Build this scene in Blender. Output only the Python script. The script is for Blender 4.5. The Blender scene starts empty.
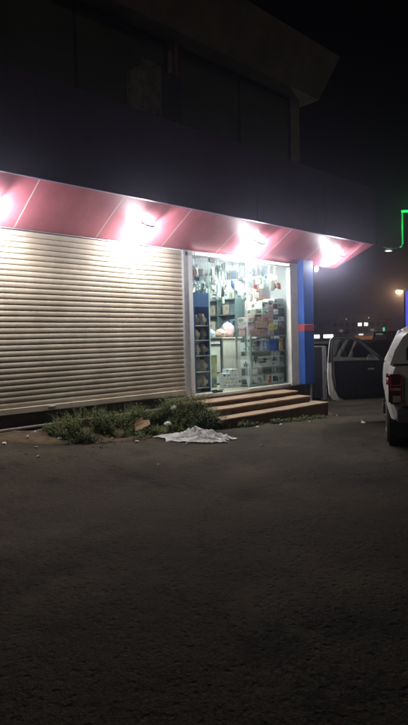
import bpy, bmesh, math, random
from mathutils import Vector, Matrix, noise
R = math.radians
rnd = random.Random(7)
scene = bpy.context.scene
col = scene.collection

# ------------------------------------------------------------------ camera
yaw, pitch, roll = R(46.627), R(2.315), R(-1.480)
d = Vector((math.cos(pitch)*math.cos(yaw), math.cos(pitch)*math.sin(yaw), -math.sin(pitch)))
r = Vector((math.sin(yaw), -math.cos(yaw), 0)); u = r.cross(d)
r2 = math.cos(roll)*r + math.sin(roll)*u; u2 = -math.sin(roll)*r + math.cos(roll)*u
cd = bpy.data.cameras.new('camera'); cam = bpy.data.objects.new('camera', cd); col.objects.link(cam)
cd.sensor_fit = 'VERTICAL'; cd.sensor_height = 24; cd.lens = 18.13; cd.clip_start = .05; cd.clip_end = 900
M = Matrix((r2, u2, -d)).transposed().to_4x4(); M.translation = Vector((0, 0, 1.55))
cam.matrix_world = M
scene.camera = cam

# ------------------------------------------------------------------ world, facade fill sun, exposure
w = bpy.data.worlds.new('World'); scene.world = w; w.use_nodes = True
nt = w.node_tree; bg = nt.nodes['Background']
sky = nt.nodes.new('ShaderNodeTexSky'); sky.sky_type = 'NISHITA'; sky.sun_disc = False
sky.sun_elevation = R(26); sky.sun_rotation = R(210)
nt.links.new(sky.outputs[0], bg.inputs[0]); bg.inputs[1].default_value = 0.00006
sl = bpy.data.lights.new('facade_fill_sun', 'SUN'); sl.energy = 0.065; sl.angle = R(.5); sl.color = (1, .86, .66)  # weak warm sun added from the street side to lift the dark facade
so = bpy.data.objects.new('facade_fill_sun', sl); col.objects.link(so)
so.rotation_euler = Vector((.45, .78, -.44)).to_track_quat('-Z', 'Y').to_euler(); so.location = (0, 0, 30)
scene.view_settings.view_transform = 'Standard'; scene.view_settings.look = 'None'
scene.view_settings.gamma = 1; scene.view_settings.use_curve_mapping = False
scene.view_settings.exposure = 0
scene.render.engine = 'CYCLES'
scene.cycles.use_denoising = True
scene.cycles.max_bounces = 6; scene.cycles.transparent_max_bounces = 16
scene.cycles.sample_clamp_indirect = 4
scene.cycles.volume_step_rate = 4

LAMP_W = 92         # each canopy lamp
BULB_W = 85          # shop bulbs
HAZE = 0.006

# ------------------------------------------------------------------ materials
def nodes(m):
    m.use_nodes = True
    n = m.node_tree; p = n.nodes['Principled BSDF']
    return n, p
def mat(name, c, rough=.6, metal=0, var=0, vs=6, bump=0, bs=40, emit=None, es=0, spec=.5, c2=None, island=0):
    m = bpy.data.materials.new(name); n, p = nodes(m)
    p.inputs['Roughness'].default_value = rough; p.inputs['Metallic'].default_value = metal
    p.inputs['Specular IOR Level'].default_value = spec
    c = tuple(c)
    p.inputs['Base Color'].default_value = c + (1,)
    tc = n.nodes.new('ShaderNodeTexCoord')
    if var or c2:
        nz = n.nodes.new('ShaderNodeTexNoise'); nz.inputs['Scale'].default_value = vs
        nz.inputs['Detail'].default_value = 8; nz.inputs['Roughness'].default_value = .65
        n.links.new(tc.outputs['Object'], nz.inputs['Vector'])
        rp = n.nodes.new('ShaderNodeValToRGB')
        rp.color_ramp.elements[0].position = .32; rp.color_ramp.elements[1].position = .68
        a = c2 if c2 else tuple(x*(1-var) for x in c); b = c if c2 else tuple(min(1, x*(1+var)) for x in c)
        rp.color_ramp.elements[0].color = tuple(a)+(1,); rp.color_ramp.elements[1].color = tuple(b)+(1,)
        n.links.new(nz.outputs['Fac'], rp.inputs[0]); out = rp.outputs[0]
        if island:
            ge = n.nodes.new('ShaderNodeNewGeometry'); hs = n.nodes.new('ShaderNodeHueSaturation')
            mr = n.nodes.new('ShaderNodeMapRange'); mr.inputs[3].default_value = 1-island; mr.inputs[4].default_value = 1+island
            n.links.new(ge.outputs['Random Per Island'], mr.inputs[0]); n.links.new(mr.outputs[0], hs.inputs['Value'])
            mr2 = n.nodes.new('ShaderNodeMapRange'); mr2.inputs[3].default_value = .47; mr2.inputs[4].default_value = .52
            n.links.new(ge.outputs['Random Per Island'], mr2.inputs[0]); n.links.new(mr2.outputs[0], hs.inputs['Hue'])
            n.links.new(out, hs.inputs['Color']); out = hs.outputs[0]
        n.links.new(out, p.inputs['Base Color'])
    if bump:
        nb = n.nodes.new('ShaderNodeTexNoise'); nb.inputs['Scale'].default_value = bs; nb.inputs['Detail'].default_value = 6
        n.links.new(tc.outputs['Object'], nb.inputs['Vector'])
        bp = n.nodes.new('ShaderNodeBump'); bp.inputs['Strength'].default_value = bump; bp.inputs['Distance'].default_value = .02
        n.links.new(nb.outputs['Fac'], bp.inputs['Height']); n.links.new(bp.outputs[0], p.inputs['Normal'])
    if emit:
        p.inputs['Emission Color'].default_value = tuple(emit)+(1,); p.inputs['Emission Strength'].default_value = es
    return m
def glass(name, tint=(.9, .95, .94), refl=.08, rough=.02):
    m = bpy.data.materials.new(name); m.use_nodes = True; n = m.node_tree; n.nodes.clear()
    o = n.nodes.new('ShaderNodeOutputMaterial'); mx = n.nodes.new('ShaderNodeMixShader')
    t = n.nodes.new('ShaderNodeBsdfTransparent'); t.inputs[0].default_value = tint+(1,)
    g = n.nodes.new('ShaderNodeBsdfGlossy'); g.inputs['Roughness'].default_value = rough
    lw = n.nodes.new('ShaderNodeLayerWeight'); lw.inputs['Blend'].default_value = .25
    ml = n.nodes.new('ShaderNodeMath'); ml.operation = 'MULTIPLY_ADD'; ml.inputs[1].default_value = .3; ml.inputs[2].default_value = refl*.4
    n.links.new(lw.outputs['Fresnel'], ml.inputs[0]); n.links.new(ml.outputs[0], mx.inputs[0])
    n.links.new(t.outputs[0], mx.inputs[1]); n.links.new(g.outputs[0], mx.inputs[2]); n.links.new(mx.outputs[0], o.inputs[0])
    return m

def asphalt():
    m = bpy.data.materials.new('asphalt'); n, p = nodes(m); L = n.links.new
    tc = n.nodes.new('ShaderNodeTexCoord')
    def nz(s, det=6, ro=.6):
        k = n.nodes.new('ShaderNodeTexNoise'); k.inputs['Scale'].default_value = s; k.inputs['Detail'].default_value = det
        k.inputs['Roughness'].default_value = ro; L(tc.outputs['Object'], k.inputs['Vector']); return k
    big, mid, grit, fine = nz(.5, 8, .62), nz(7, 7, .7), nz(38, 5, .7), nz(150, 3)
    rp = n.nodes.new('ShaderNodeValToRGB'); e = rp.color_ramp.elements
    e[0].position = .3; e[0].color = (.026, .0225, .0135, 1); e[1].position = .72; e[1].color = (.054, .0475, .030, 1)
    L(big.outputs['Fac'], rp.inputs[0])
    vo = n.nodes.new('ShaderNodeTexVoronoi'); vo.inputs['Scale'].default_value = 90; L(tc.outputs['Object'], vo.inputs['Vector'])
    mix = n.nodes.new('ShaderNodeMix'); mix.data_type = 'RGBA'; mix.blend_type = 'OVERLAY'; mix.inputs[0].default_value = .5
    bw = n.nodes.new('ShaderNodeRGBToBW'); L(vo.outputs['Color'], bw.inputs[0])
    L(rp.outputs[0], mix.inputs[6]); L(bw.outputs[0], mix.inputs[7])
    m1 = n.nodes.new('ShaderNodeMix'); m1.data_type = 'RGBA'; m1.blend_type = 'OVERLAY'; m1.inputs[0].default_value = .8
    L(mix.outputs[2], m1.inputs[6]); L(grit.outputs['Fac'], m1.inputs[7])
    # worn and oily patches with a shape of their own, and fine tar seams
    st = nz(.9, 4, .6); rs = n.nodes.new('ShaderNodeValToRGB'); rs.color_ramp.elements[0].position = .56; rs.color_ramp.elements[1].position = .66
    rs.color_ramp.elements[0].color = (1, 1, 1, 1); rs.color_ramp.elements[1].color = (.42, .41, .4, 1); L(st.outputs['Fac'], rs.inputs[0])
    m2 = n.nodes.new('ShaderNodeMix'); m2.data_type = 'RGBA'; m2.blend_type = 'MULTIPLY'; m2.inputs[0].default_value = 1
    L(m1.outputs[2], m2.inputs[6]); L(rs.outputs[0], m2.inputs[7]); L(m2.outputs[2], p.inputs['Base Color'])
    wv = n.nodes.new('ShaderNodeVectorMath'); wv.operation = 'ADD'; wn = nz(1.6, 5, .7); L(wn.outputs['Color'], wv.inputs[0]); L(tc.outputs['Object'], wv.inputs[1])
    cr = n.nodes.new('ShaderNodeTexVoronoi'); cr.feature = 'DISTANCE_TO_EDGE'; cr.inputs['Scale'].default_value = .42; L(wv.outputs[0], cr.inputs['Vector'])
    rc = n.nodes.new('ShaderNodeValToRGB'); rc.color_ramp.elements[0].position = .001; rc.color_ramp.elements[1].position = .011
    rc.color_ramp.elements[0].color = (.3, .3, .3, 1); rc.color_ramp.elements[1].color = (1, 1, 1, 1); L(cr.outputs['Distance'], rc.inputs[0])
    m3 = n.nodes.new('ShaderNodeMix'); m3.data_type = 'RGBA'; m3.blend_type = 'MULTIPLY'; m3.inputs[0].default_value = 1
    L(m2.outputs[2], m3.inputs[6]); L(rc.outputs[0], m3.inputs[7])
    # thin pale dust drifts
    du = nz(.75, 9, .68); rd = n.nodes.new('ShaderNodeValToRGB'); rd.color_ramp.elements[0].position = .5; rd.color_ramp.elements[1].position = .68
    rd.color_ramp.elements[0].color = (0, 0, 0, 1); rd.color_ramp.elements[1].color = (.7, .7, .7, 1); L(du.outputs['Fac'], rd.inputs[0])
    m4 = n.nodes.new('ShaderNodeMix'); m4.data_type = 'RGBA'; L(rd.outputs[0], m4.inputs[0]); L(m3.outputs[2], m4.inputs[6]); m4.inputs[7].default_value = (.1, .088, .058, 1)
    L(m4.outputs[2], p.inputs['Base Color'])
    p.inputs['Roughness'].default_value = .88; p.inputs['Specular IOR Level'].default_value = .22
    prev = None
    pit = n.nodes.new('ShaderNodeTexVoronoi'); pit.inputs['Scale'].default_value = 17; pit.inputs['Randomness'].default_value = 1
    pw = n.nodes.new('ShaderNodeVectorMath'); pw.operation = 'ADD'; L(tc.outputs['Object'], pw.inputs[0]); pn = nz(9, 4); ps = n.nodes.new('ShaderNodeVectorMath'); ps.operation = 'SCALE'; ps.inputs[3].default_value = .09; L(pn.outputs['Color'], ps.inputs[0]); L(ps.outputs[0], pw.inputs[1]); L(pw.outputs[0], pit.inputs['Vector'])
    pr_ = n.nodes.new('ShaderNodeValToRGB'); pr_.color_ramp.elements[0].position = .08; pr_.color_ramp.elements[1].position = .38; L(pit.outputs['Distance'], pr_.inputs[0])
    for src, st_, di in ((mid.outputs['Fac'], .8, .06), (pr_.outputs[0], .8, .015), (grit.outputs['Fac'], .7, .014), (vo.outputs['Distance'], .35, .008), (fine.outputs['Fac'], .5, .004)):
        bb = n.nodes.new('ShaderNodeBump'); bb.inputs['Strength'].default_value = st_; bb.inputs['Distance'].default_value = di
        L(src, bb.inputs['Height'])
        if prev: L(prev.outputs[0], bb.inputs['Normal'])
        prev = bb
    L(prev.outputs[0], p.inputs['Normal'])
    return m

MT = dict(
    asphalt=asphalt(),
    dirt=mat('dirt', (.13, .10, .062), .95, c2=(.055, .042, .027), vs=7, bump=1, bs=25, spec=.1),
    shutter=mat('shutter_paint', (.57, .5, .395), .55, c2=(.42, .365, .285), vs=2.2, bump=.06, bs=9, spec=.4),
    alu=mat('aluminium', (.55, .56, .58), .42, .7, var=.15, vs=9),
    white_alu=mat('white_aluminium', (.78, .79, .8), .4, 0, var=.06, vs=5),
    steel_dim=mat('frame_rubber', (.12, .12, .12), .5, var=.2, vs=10),
    soffit=mat('soffit_panel', (.49, .145, .185), .42, var=.08, vs=3, spec=.5),
    joint=mat('joint_strip', (.62, .5, .52), .5, var=.06, vs=9),
    fascia=mat('fascia_panel', (.1, .075, .14), .5, var=.15, vs=1.3),
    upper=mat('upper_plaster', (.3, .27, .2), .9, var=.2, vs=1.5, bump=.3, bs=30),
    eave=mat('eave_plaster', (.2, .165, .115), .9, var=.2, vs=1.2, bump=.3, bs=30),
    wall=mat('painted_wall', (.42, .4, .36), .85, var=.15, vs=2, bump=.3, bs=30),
    plinth=mat('plinth_concrete', (.09, .08, .07), .95, c2=(.045, .04, .035), vs=4, bump=.6, bs=20),
    ledge=mat('ledge_concrete', (.3, .27, .23), .9, var=.3, vs=8),
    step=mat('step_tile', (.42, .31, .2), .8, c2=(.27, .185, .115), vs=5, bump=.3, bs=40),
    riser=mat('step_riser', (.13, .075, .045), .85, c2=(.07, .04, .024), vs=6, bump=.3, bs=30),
    blue=mat('blue_cladding', (.035, .115, .42), .35, var=.12, vs=3),
    red=mat('red_band', (.36, .06, .07), .4, var=.1, vs=8),
    inner=mat('inner_wall', (.33, .37, .4), .85, var=.08, vs=2),
    ceil=mat('inner_ceiling', (.42, .45, .5), .9, var=.06, vs=2),
    tile=mat('floor_tile', (.6, .57, .48), .3, var=.1, vs=3),
    rackm=mat('rack_steel', (.33, .36, .34), .45, .3, var=.2, vs=15),
    blackm=mat('black_metal', (.02, .02, .022), .45, var=.3, vs=12),
    dark=mat('dark_plastic', (.018, .02, .024), .55, var=.3, vs=8, spec=.4),
    trim=mat('door_trim', (.006, .008, .013), .7, var=.3, vs=5, bump=.15, bs=120, spec=.2),
    grey=mat('grey_steel', (.3, .3, .31), .5, .3, var=.2, vs=10),
    truck=mat('truck_paint', (.62, .62, .6), .28, var=.07, vs=3, spec=.6),
    carw=mat('silver_paint', (.2, .21, .21), .3, .3, var=.05, vs=3),
    card=mat('dark_paint', (.02, .024, .03), .25, .2, var=.1, vs=3),
    tyre=mat('tyre_rubber', (.018, .017, .016), .85, c2=(.035, .03, .026), vs=9, bump=.4, bs=60),
    rim=mat('wheel_alloy', (.5, .5, .5), .35, .8, var=.1, vs=9),
    chrome=mat('chrome', (.7, .7, .7), .15, 1, var=.08, vs=9),
    redlens=mat('red_lens', (.1, .007, .007), .1, var=.35, vs=30, spec=.8),
    clens=mat('clear_lens', (.5, .42, .4), .12, var=.2, vs=30, spec=.8),
    sheet=mat('white_plastic', (.86, .85, .84), .4, var=.05, vs=10, bump=.5, bs=14),
    weed=mat('weed_leaf', (.1, .135, .034), .65, c2=(.05, .075, .02), vs=3, island=.45, spec=.25),
    dry=mat('dry_stem', (.2, .16, .08), .8, var=.3, vs=9, island=.3),
    cardb=mat('cardboard', (.34, .23, .13), .9, var=.15, vs=9),
    paper=mat('paper_scrap', (.62, .6, .56), .8, var=.15, vs=20),
    wood=mat('dark_wood', (.09, .06, .04), .8, var=.3, vs=10),
    glass=glass('shop_glass', (.93, .97, .96), .08),
    glassd=glass('dark_glass', (.35, .38, .38), .2),
    wglass=mat('window_glass', (.1, .115, .06), .3, var=.25, vs=1.2, spec=.5),
    bgw=mat('far_wall', (.45, .42, .37), .9, var=.2, vs=.5),
    bgd=mat('far_dark', (.05, .05, .05), .9, var=.2, vs=.5),
    teal=mat('teal_awning', (.07, .3, .25), .7, var=.1, vs=3),
)
def streaks(m, sx=9, sz=.35, lo=.72):
    n = m.node_tree; p = n.nodes['Principled BSDF']; src = p.inputs['Base Color'].links[0].from_socket
    tc = n.nodes.new('ShaderNodeTexCoord'); mp = n.nodes.new('ShaderNodeMapping'); mp.inputs['Scale'].default_value = (sx, 1, sz); n.links.new(tc.outputs['Object'], mp.inputs[0])
    k = n.nodes.new('ShaderNodeTexNoise'); k.inputs['Scale'].default_value = 1.4; k.inputs['Detail'].default_value = 7; k.inputs['Roughness'].default_value = .7; n.links.new(mp.outputs[0], k.inputs['Vector'])
    r_ = n.nodes.new('ShaderNodeValToRGB'); r_.color_ramp.elements[0].position = .35; r_.color_ramp.elements[1].position = .6; r_.color_ramp.elements[0].color = (lo, lo*.97, lo*.92, 1); r_.color_ramp.elements[1].color = (1, 1, 1, 1); n.links.new(k.outputs['Fac'], r_.inputs[0])
    x = n.nodes.new('ShaderNodeMix'); x.data_type = 'RGBA'; x.blend_type = 'MULTIPLY'; x.inputs[0].default_value = 1; n.links.new(src, x.inputs[6]); n.links.new(r_.outputs[0], x.inputs[7]); n.links.new(x.outputs[2], p.inputs['Base Color'])
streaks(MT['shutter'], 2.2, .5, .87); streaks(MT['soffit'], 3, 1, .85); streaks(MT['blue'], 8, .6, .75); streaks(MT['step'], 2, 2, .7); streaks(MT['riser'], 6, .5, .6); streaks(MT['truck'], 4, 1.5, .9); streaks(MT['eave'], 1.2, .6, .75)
def emis(name, c, s): return mat(name, tuple(min(.8, x) for x in c), .5, emit=c, es=s)
MT['bulb'] = emis('bulb_glow', (1, .97, 1), 60)
MT['bulbin'] = emis('shop_bulb_glow', (.95, 1, 1), 25)
MT['pend'] = emis('pendant_glow', (1, .86, .6), 8)
MT['tube'] = emis('tube_glow', (.93, 1, 1), 5)
MT['green'] = emis('green_neon', (.02, 1, .16), 1.6)
MT['greend'] = emis('green_neon_dim', (.02, .75, .14), .5)
MT['bluen'] = emis('blue_sign_glow', (.1, .13, 1), .75)
MT['sodium'] = emis('sodium_glow', (1, .62, .2), 14)
MT['litw'] = emis('lit_window', (1, 1, .8), 2.6)
MT['litd'] = emis('lit_window_dim', (.9, .8, .5), .2)
MT['lito'] = emis('orange_lit', (1, .45, .15), .9)
MT['litpanel'] = emis('lit_panel', (.95, 1, .98), 1.6)
_cm = {}
def cmat(c, rough=.6):
    k = (tuple(c), rough)
    if k not in _cm: _cm[k] = mat('carton_%d' % len(_cm), c, rough, var=.12, vs=12)
    return _cm[k]

# ------------------------------------------------------------------ mesh helpers
class MB:
    def __init__(s): s.bm = bmesh.new()
    def box(s, lo, hi, bev=0, rot=None, seg=1):
        lo, hi = Vector(lo), Vector(hi); c = (lo+hi)/2; e = hi-lo
        b = bmesh.new(); bmesh.ops.create_cube(b, size=1)
        for v in b.verts: v.co = Vector((v.co.x*e.x, v.co.y*e.y, v.co.z*e.z))
        if bev: bmesh.ops.bevel(b, geom=b.edges[:], offset=min(bev, min(e)*.45), segments=seg, affect='EDGES')
        mt = Matrix.Translation(c)
        if rot is not None: mt = mt @ (rot if isinstance(rot, Matrix) else Matrix.Rotation(rot, 4, 'Z'))
        b.transform(mt); s.add(b); return s
    def add(s, b):
        me = bpy.data.meshes.new('t'); b.to_mesh(me); b.free(); s.bm.from_mesh(me); bpy.data.meshes.remove(me)
    def tube(s, pts, rad, n=8, cap=True):
        pts = [Vector(p) for p in pts]; rads = rad if isinstance(rad, (list, tuple)) else [rad]*len(pts); rings = []
        for i, p in enumerate(pts):
            t = (pts[min(i+1, len(pts)-1)] - pts[max(i-1, 0)]).normalized()
            a = Vector((0, 0, 1)) if abs(t.z) < .9 else Vector((1, 0, 0))
            x = t.cross(a).normalized(); y = t.cross(x)
            rings.append([s.bm.verts.new(p + rads[i]*(math.cos(k*2*math.pi/n)*x + math.sin(k*2*math.pi/n)*y)) for k in range(n)])
        for A, B in zip(rings, rings[1:]):
            for k in range(n): s.bm.faces.new((A[k], A[(k+1) % n], B[(k+1) % n], B[k]))
        if cap: s.bm.faces.new(rings[0][::-1]); s.bm.faces.new(rings[-1])
        return s
    def lathe(s, prof, c=(0, 0, 0), n=20, axis='Z'):
        c = Vector(c); rings = []
        for (ra, h) in prof:
            rg = []
            for k in range(n):
                a = k*2*math.pi/n
                p = Vector((ra*math.cos(a), ra*math.sin(a), h))
                if axis == 'Y': p = Vector((p.x, p.z, p.y))
                if axis == 'X': p = Vector((p.z, p.x, p.y))
                rg.append(s.bm.verts.new(c+p))
            rings.append(rg)
        for A, B in zip(rings, rings[1:]):
            for k in range(n): s.bm.faces.new((A[k], A[(k+1) % n], B[(k+1) % n], B[k]))
        s.bm.faces.new(rings[0][::-1]); s.bm.faces.new(rings[-1]); return s
    def prism(s, poly, o, ax, ay, az, t):
        """polygon (a,b) in the plane o + a*ax + b*ay, extruded by t along az"""
        o, ax, ay, az = map(Vector, (o, ax, ay, az))
        A = [s.bm.verts.new(o+p[0]*ax+p[1]*ay) for p in poly]; B = [s.bm.verts.new(v.co+az*t) for v in A]
        n = len(A)
        s.bm.faces.new(A[::-1]); s.bm.faces.new(B)
        for k in range(n): s.bm.faces.new((A[k], A[(k+1) % n], B[(k+1) % n], B[k]))
        return s
    def ring(s, outer, inner, o, ax, ay, az, t):
        """a frame between two loops of equal length, extruded"""
        o, ax, ay, az = map(Vector, (o, ax, ay, az)); n = len(outer)
        P = lambda p, h: s.bm.verts.new(o+p[0]*ax+p[1]*ay+az*h)
        A = [P(p, 0) for p in outer]; B = [P(p, 0) for p in inner]; C = [P(p, t) for p in outer]; D = [P(p, t) for p in inner]
        for k in range(n):
            j = (k+1) % n
            s.bm.faces.new((A[k], A[j], B[j], B[k])); s.bm.faces.new((C[k], D[k], D[j], C[j]))
            s.bm.faces.new((A[k], C[k], C[j], A[j])); s.bm.faces.new((B[k], B[j], D[j], D[k]))
        return s
    def loft(s, secs, cap=True):
        rings = [[s.bm.verts.new(Vector(p)) for p in q] for q in secs]; n = len(rings[0])
        for A, B in zip(rings, rings[1:]):
            for k in range(n): s.bm.faces.new((A[k], A[(k+1) % n], B[(k+1) % n], B[k]))
        if cap: s.bm.faces.new(rings[0][::-1]); s.bm.faces.new(rings[-1])
        return s
    def quad(s, *p):
        s.bm.faces.new([s.bm.verts.new(Vector(q)) for q in p]); return s
    def xf(s, m): s.bm.transform(m); return s
    def build(s, name, m, parent=None, smooth=False, label=None):
        bmesh.ops.recalc_face_normals(s.bm, faces=s.bm.faces[:])
        me = bpy.data.meshes.new(name); s.bm.to_mesh(me); s.bm.free()
        me.materials.append(MT[m] if isinstance(m, str) else m)
        if smooth:
            for f in me.polygons: f.use_smooth = True
            try: me.set_sharp_from_angle(angle=R(40))
            except Exception: pass
        o = bpy.data.objects.new(name, me); col.objects.link(o)
        if parent: o.parent = parent
        if label: o['label'] = label
        return o
def build_each(mb, name, m, parent=None, fn=None):
    """every separate piece of the mesh becomes an object of its own"""
    left = set(mb.bm.faces); outs = []
    while left:
        f0 = next(iter(left)); comp = {f0}; stack = [f0]
        while stack:
            f = stack.pop()
            for v in f.verts:
                for g_ in v.link_faces:
                    if g_ not in comp: comp.add(g_); stack.append(g_)
        left -= comp; nb = MB(); vm = {}
        for f in sorted(comp, key=lambda q: q.index):
            nb.bm.faces.new([vm.setdefault(v, None) or vm.__setitem__(v, nb.bm.verts.new(v.co)) or vm[v] for v in f.verts])
        outs.append(nb)
    mb.bm.free(); return [(fn or (lambda q: q.build(name, m, parent)))(q) for q in outs]
def tag(o, label=None, cat=None, group=None, kind=None):
    if label: o['label'] = label
    if cat: o['category'] = cat
    if group: o['group'] = group
    if kind: o['kind'] = kind
    return o
def thing(name, label, cat, loc=(0, 0, 0), rz=0, group=None):
    o = bpy.data.objects.new(name, None); o.empty_display_size = .1; col.objects.link(o)
    o.location = loc; o.rotation_euler = (0, 0, rz); return tag(o, label, cat, group)
def copy_tree(o, parent=None):
    c = o.copy(); col.objects.link(c)
    if parent: c.parent = parent
    for ch in list(o.children): copy_tree(ch, c)
    return c
def light(name, kind, e, loc, c=(1, 1, 1), parent=None, **k):
    l = bpy.data.lights.new(name, kind); l.energy = e; l.color = c
    for a, b in k.items(): setattr(l, a, b)
    o = bpy.data.objects.new(name, l); col.objects.link(o); o.location = loc
    if parent: o.parent = parent
    return o
def sm(x, a, b):
    t = min(1, max(0, (x-a)/(b-a))); return t*t*(3-2*t)
def rrect(x0, x1, z0, z1, rad, n=5):
    P = []
    for cx, cz, a0 in ((x1-rad, z1-rad, 0), (x0+rad, z1-rad, 90), (x0+rad, z0+rad, 180), (x1-rad, z0+rad, 270)):
        for k in range(n+1):
            a = R(a0+90*k/n); P.append((cx+rad*math.cos(a), cz+rad*math.sin(a)))
    return P
ORD = ['first', 'second', 'third', 'fourth', 'fifth', 'sixth', 'seventh', 'eighth', 'ninth', 'tenth', 'eleventh', 'twelfth']

# ------------------------------------------------------------------ ground
YW = 7.58                                   # street face of the shop
def gz(x, y):
    s = sm(y, 4.5, 6.5)*(1-sm(x, 12, 22))
    z = -.04*(min(10.5, max(2.5, x))-7.8)*s
    z += .12*sm(y, 6.5, 7.5)*(1-sm(x, 5.2, 7.0))
    return z
def axis(lo, hi, step, far):
    a = []; x = lo
    while x < hi+1e-6: a.append(x); x += step
    s = step; b = [lo]; c = [a[-1]]
    while b[-1] > -far: s *= 1.35; b.append(b[-1]-s)
    s = step
    while c[-1] < far: s *= 1.35; c.append(c[-1]+s)
    return b[:0:-1]+a+c[1:]
def sheet_grid(name, xs, ys, f, m):
    g = MB(); V = [[g.bm.verts.new((x, y, f(x, y))) for x in xs] for y in ys]
    for j in range(len(ys)-1):
        for i in range(len(xs)-1): g.bm.faces.new((V[j][i], V[j][i+1], V[j+1][i+1], V[j+1][i]))
    return g.build(name, m, smooth=True)
def gnd(x, y):
    h = gz(x, y)
    if abs(x) < 20 and abs(y) < 15: h += .012*noise.noise((x*.9, y*.9, 0)) + .006*noise.noise((x*3.1, y*3.1, 4))
    return h
g = sheet_grid('ground', axis(-4, 14, .12, 450), axis(-2, 9, .12, 450), gnd, 'asphalt'); tag(g, kind='structure')

def edge(x):                                # kerbless front edge of the soil strip
    t = [(1.5, 7.45), (2.8, 7.25), (3.5, 6.8), (4.5, 6.45), (5.4, 6.5), (6.3, 6.5), (7.2, 6.42), (8.4, 6.28), (9.6, 6.3), (10.4, 6.9)]
    for (a, b), (c, e) in zip(t, t[1:]):
        if a <= x <= c: return b+(e-b)*(x-a)/(c-a)
    return 7.0
b = MB(); N = 90; K = 14; rows = []
for i in range(N+1):
    x = 1.5+(10.3-1.5)*i/N; e = edge(x)+.1*noise.noise((x*2.3, 3, 1))+.05*noise.noise((x*8, 1, 1)); rw = []
    for k in range(K+1):
        t = k/K; y = e+(7.62-e)*t
        z = gnd(x, y)+.004+sm(t, 0, .25)*(.02+.035*max(-.4, noise.noise((x*3, y*3, 2)))+.02*max(-.5, noise.noise((x*9, y*9, 7)))) - (.02 if t == 0 else 0)
        rw.append(b.bm.verts.new((x, y, z)))
    rows.append(rw)
for A, B in zip(rows, rows[1:]):
    for k in range(K): b.bm.faces.new((A[k], A[k+1], B[k+1], B[k]))
tag(b.build('dirt_ground', 'dirt', smooth=True), kind='structure')

# ------------------------------------------------------------------ the shop building
XL, XR = -3.0, 10.32                        # building extent along the street
ZT, ZB, FL = 3.21, .56, .51                 # shutter head, shutter foot, shop floor
shop = thing('shop_building', 'two storey corner shop with beige roller shutter, lit glass front and pink canopy', 'building', (5, YW, 0))
def P(mb, name, m, parent=shop, **k):
    o = mb.build(name, m, None, **k); o.parent = parent
    if parent is shop: o.matrix_parent_inverse = Matrix.Translation((-5, -YW, 0))
    return o
# wall: side wall, back wall, upper storey, pier between the shutter bays, plinth under the shutter
m = MB()
m.box((XR-.05, YW+.02, -.3), (XR, 16, 4.2)); m.box((XL, 15.8, -.3), (XR-.05, 16, 7.4)); m.box((XL, YW+.02, -.3), (XL+.2, 15.8, 7.4))
m.box((XL+.2, YW+.02, 3.62), (XR-.05, YW+.2, 4.2))
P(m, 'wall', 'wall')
m = MB()
m.box((XL+.2, YW, 4.2), (XR-.05-.25, YW+.2, 5.2)); m.box((-1.6, YW, 5.2), (-1.0, YW+.2, 6.9))
m.box((6.48, YW, 5.2), (6.68, YW+.2, 6.9)); m.box((XR-.3, YW, 4.2), (XR, YW+.2, 6.9)); m.box((XR-.2, YW+.2, 4.2), (XR, 15.8, 6.9))
m.box((XL+.2, YW, 6.9), (XR, YW+.2, 7.3)); m.box((XL+.2, YW, 5.2), (-1.6, YW+.2, 6.9))
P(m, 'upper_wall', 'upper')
m = MB(); m.box((XL+.2, YW+.05, -.3), (6.7, YW+.25, ZB-.02)); m.box((6.7, YW-.02, -.3), (XR-.05, YW+.018, FL-.05)); P(m, 'plinth', 'plinth')
m = MB(); m.box((XL+.2, YW-.04, .335), (6.45, YW+.048, .365), .005); P(m, 'ledge', 'ledge')
# eave: flat underside then a face leaning outwards, wrapping both street faces
def eave_sec(o1, z1, o2, z2): return None
m = MB(); e1, e2, z1, z2 = .32, .66, 6.9, 7.84
lo_in = [(XL, YW), (XR, YW), (XR, 16)]
def off(e): return [(XL, YW-e), (XR+e, YW-e), (XR+e, 16)]
A = [(x, y, z1) for x, y in [(XL, YW+.1), (XR-.1, YW+.1), (XR-.1, 16)]]
B = [(x, y, z1) for x, y in off(e1)]; C = [(x, y, z2) for x, y in off(e2)]
D = [(x, y, z2) for x, y in [(XL, YW+.3), (XR-.3, YW+.3), (XR-.3, 16)]]; E0 = [(x, y, 7.31) for x, y in [(XL, YW+.3), (XR-.3, YW+.3), (XR-.3, 16)]]
secs = [[q[i] for q in (A, B, C, D, E0)] for i in range(3)]
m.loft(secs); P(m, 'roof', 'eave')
m = MB(); m.box((XL+.3, YW+.2, 7.2), (XR-.3, 15.8, 7.3)); P(m, 'roof_slab', 'upper')
# upper windows
for x0, x1, n in ((-1.0, 6.48, 4), (6.68, XR-.3, 2)):
    m = MB(); m.ring([(x0, 5.2), (x1, 5.2), (x1, 6.9), (x0, 6.9)], [(x0+.07, 5.27), (x1-.07, 5.27), (x1-.07, 6.83), (x0+.07, 6.83)], (0, YW+.02, 0), (1, 0, 0), (0, 0, 1), (0, 1, 0), .08)
    for k in range(1, n): xx = x0+(x1-x0)*k/n; m.box((xx-.03, YW+.025, 5.271), (xx+.03, YW+.095, 6.829))
    wf = P(m, 'upper_window', 'blackm')
    m = MB(); m.box((x0+.071, YW+.05, 5.271), (x1-.071, YW+.062, 6.829)); P(m, 'pane', 'wglass', wf)
m = MB(); m.tube([(6.58, YW-.08, 4.2), (6.58, YW-.08, 6.89)], .045, 10)
for z in (4.9, 6.3): m.box((6.52, YW-.09, z), (6.64, YW-.001, z+.04))
P(m, 'drain_pipe', mat('rust_pipe', (.22, .1, .07), .8, var=.3, vs=9))

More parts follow.
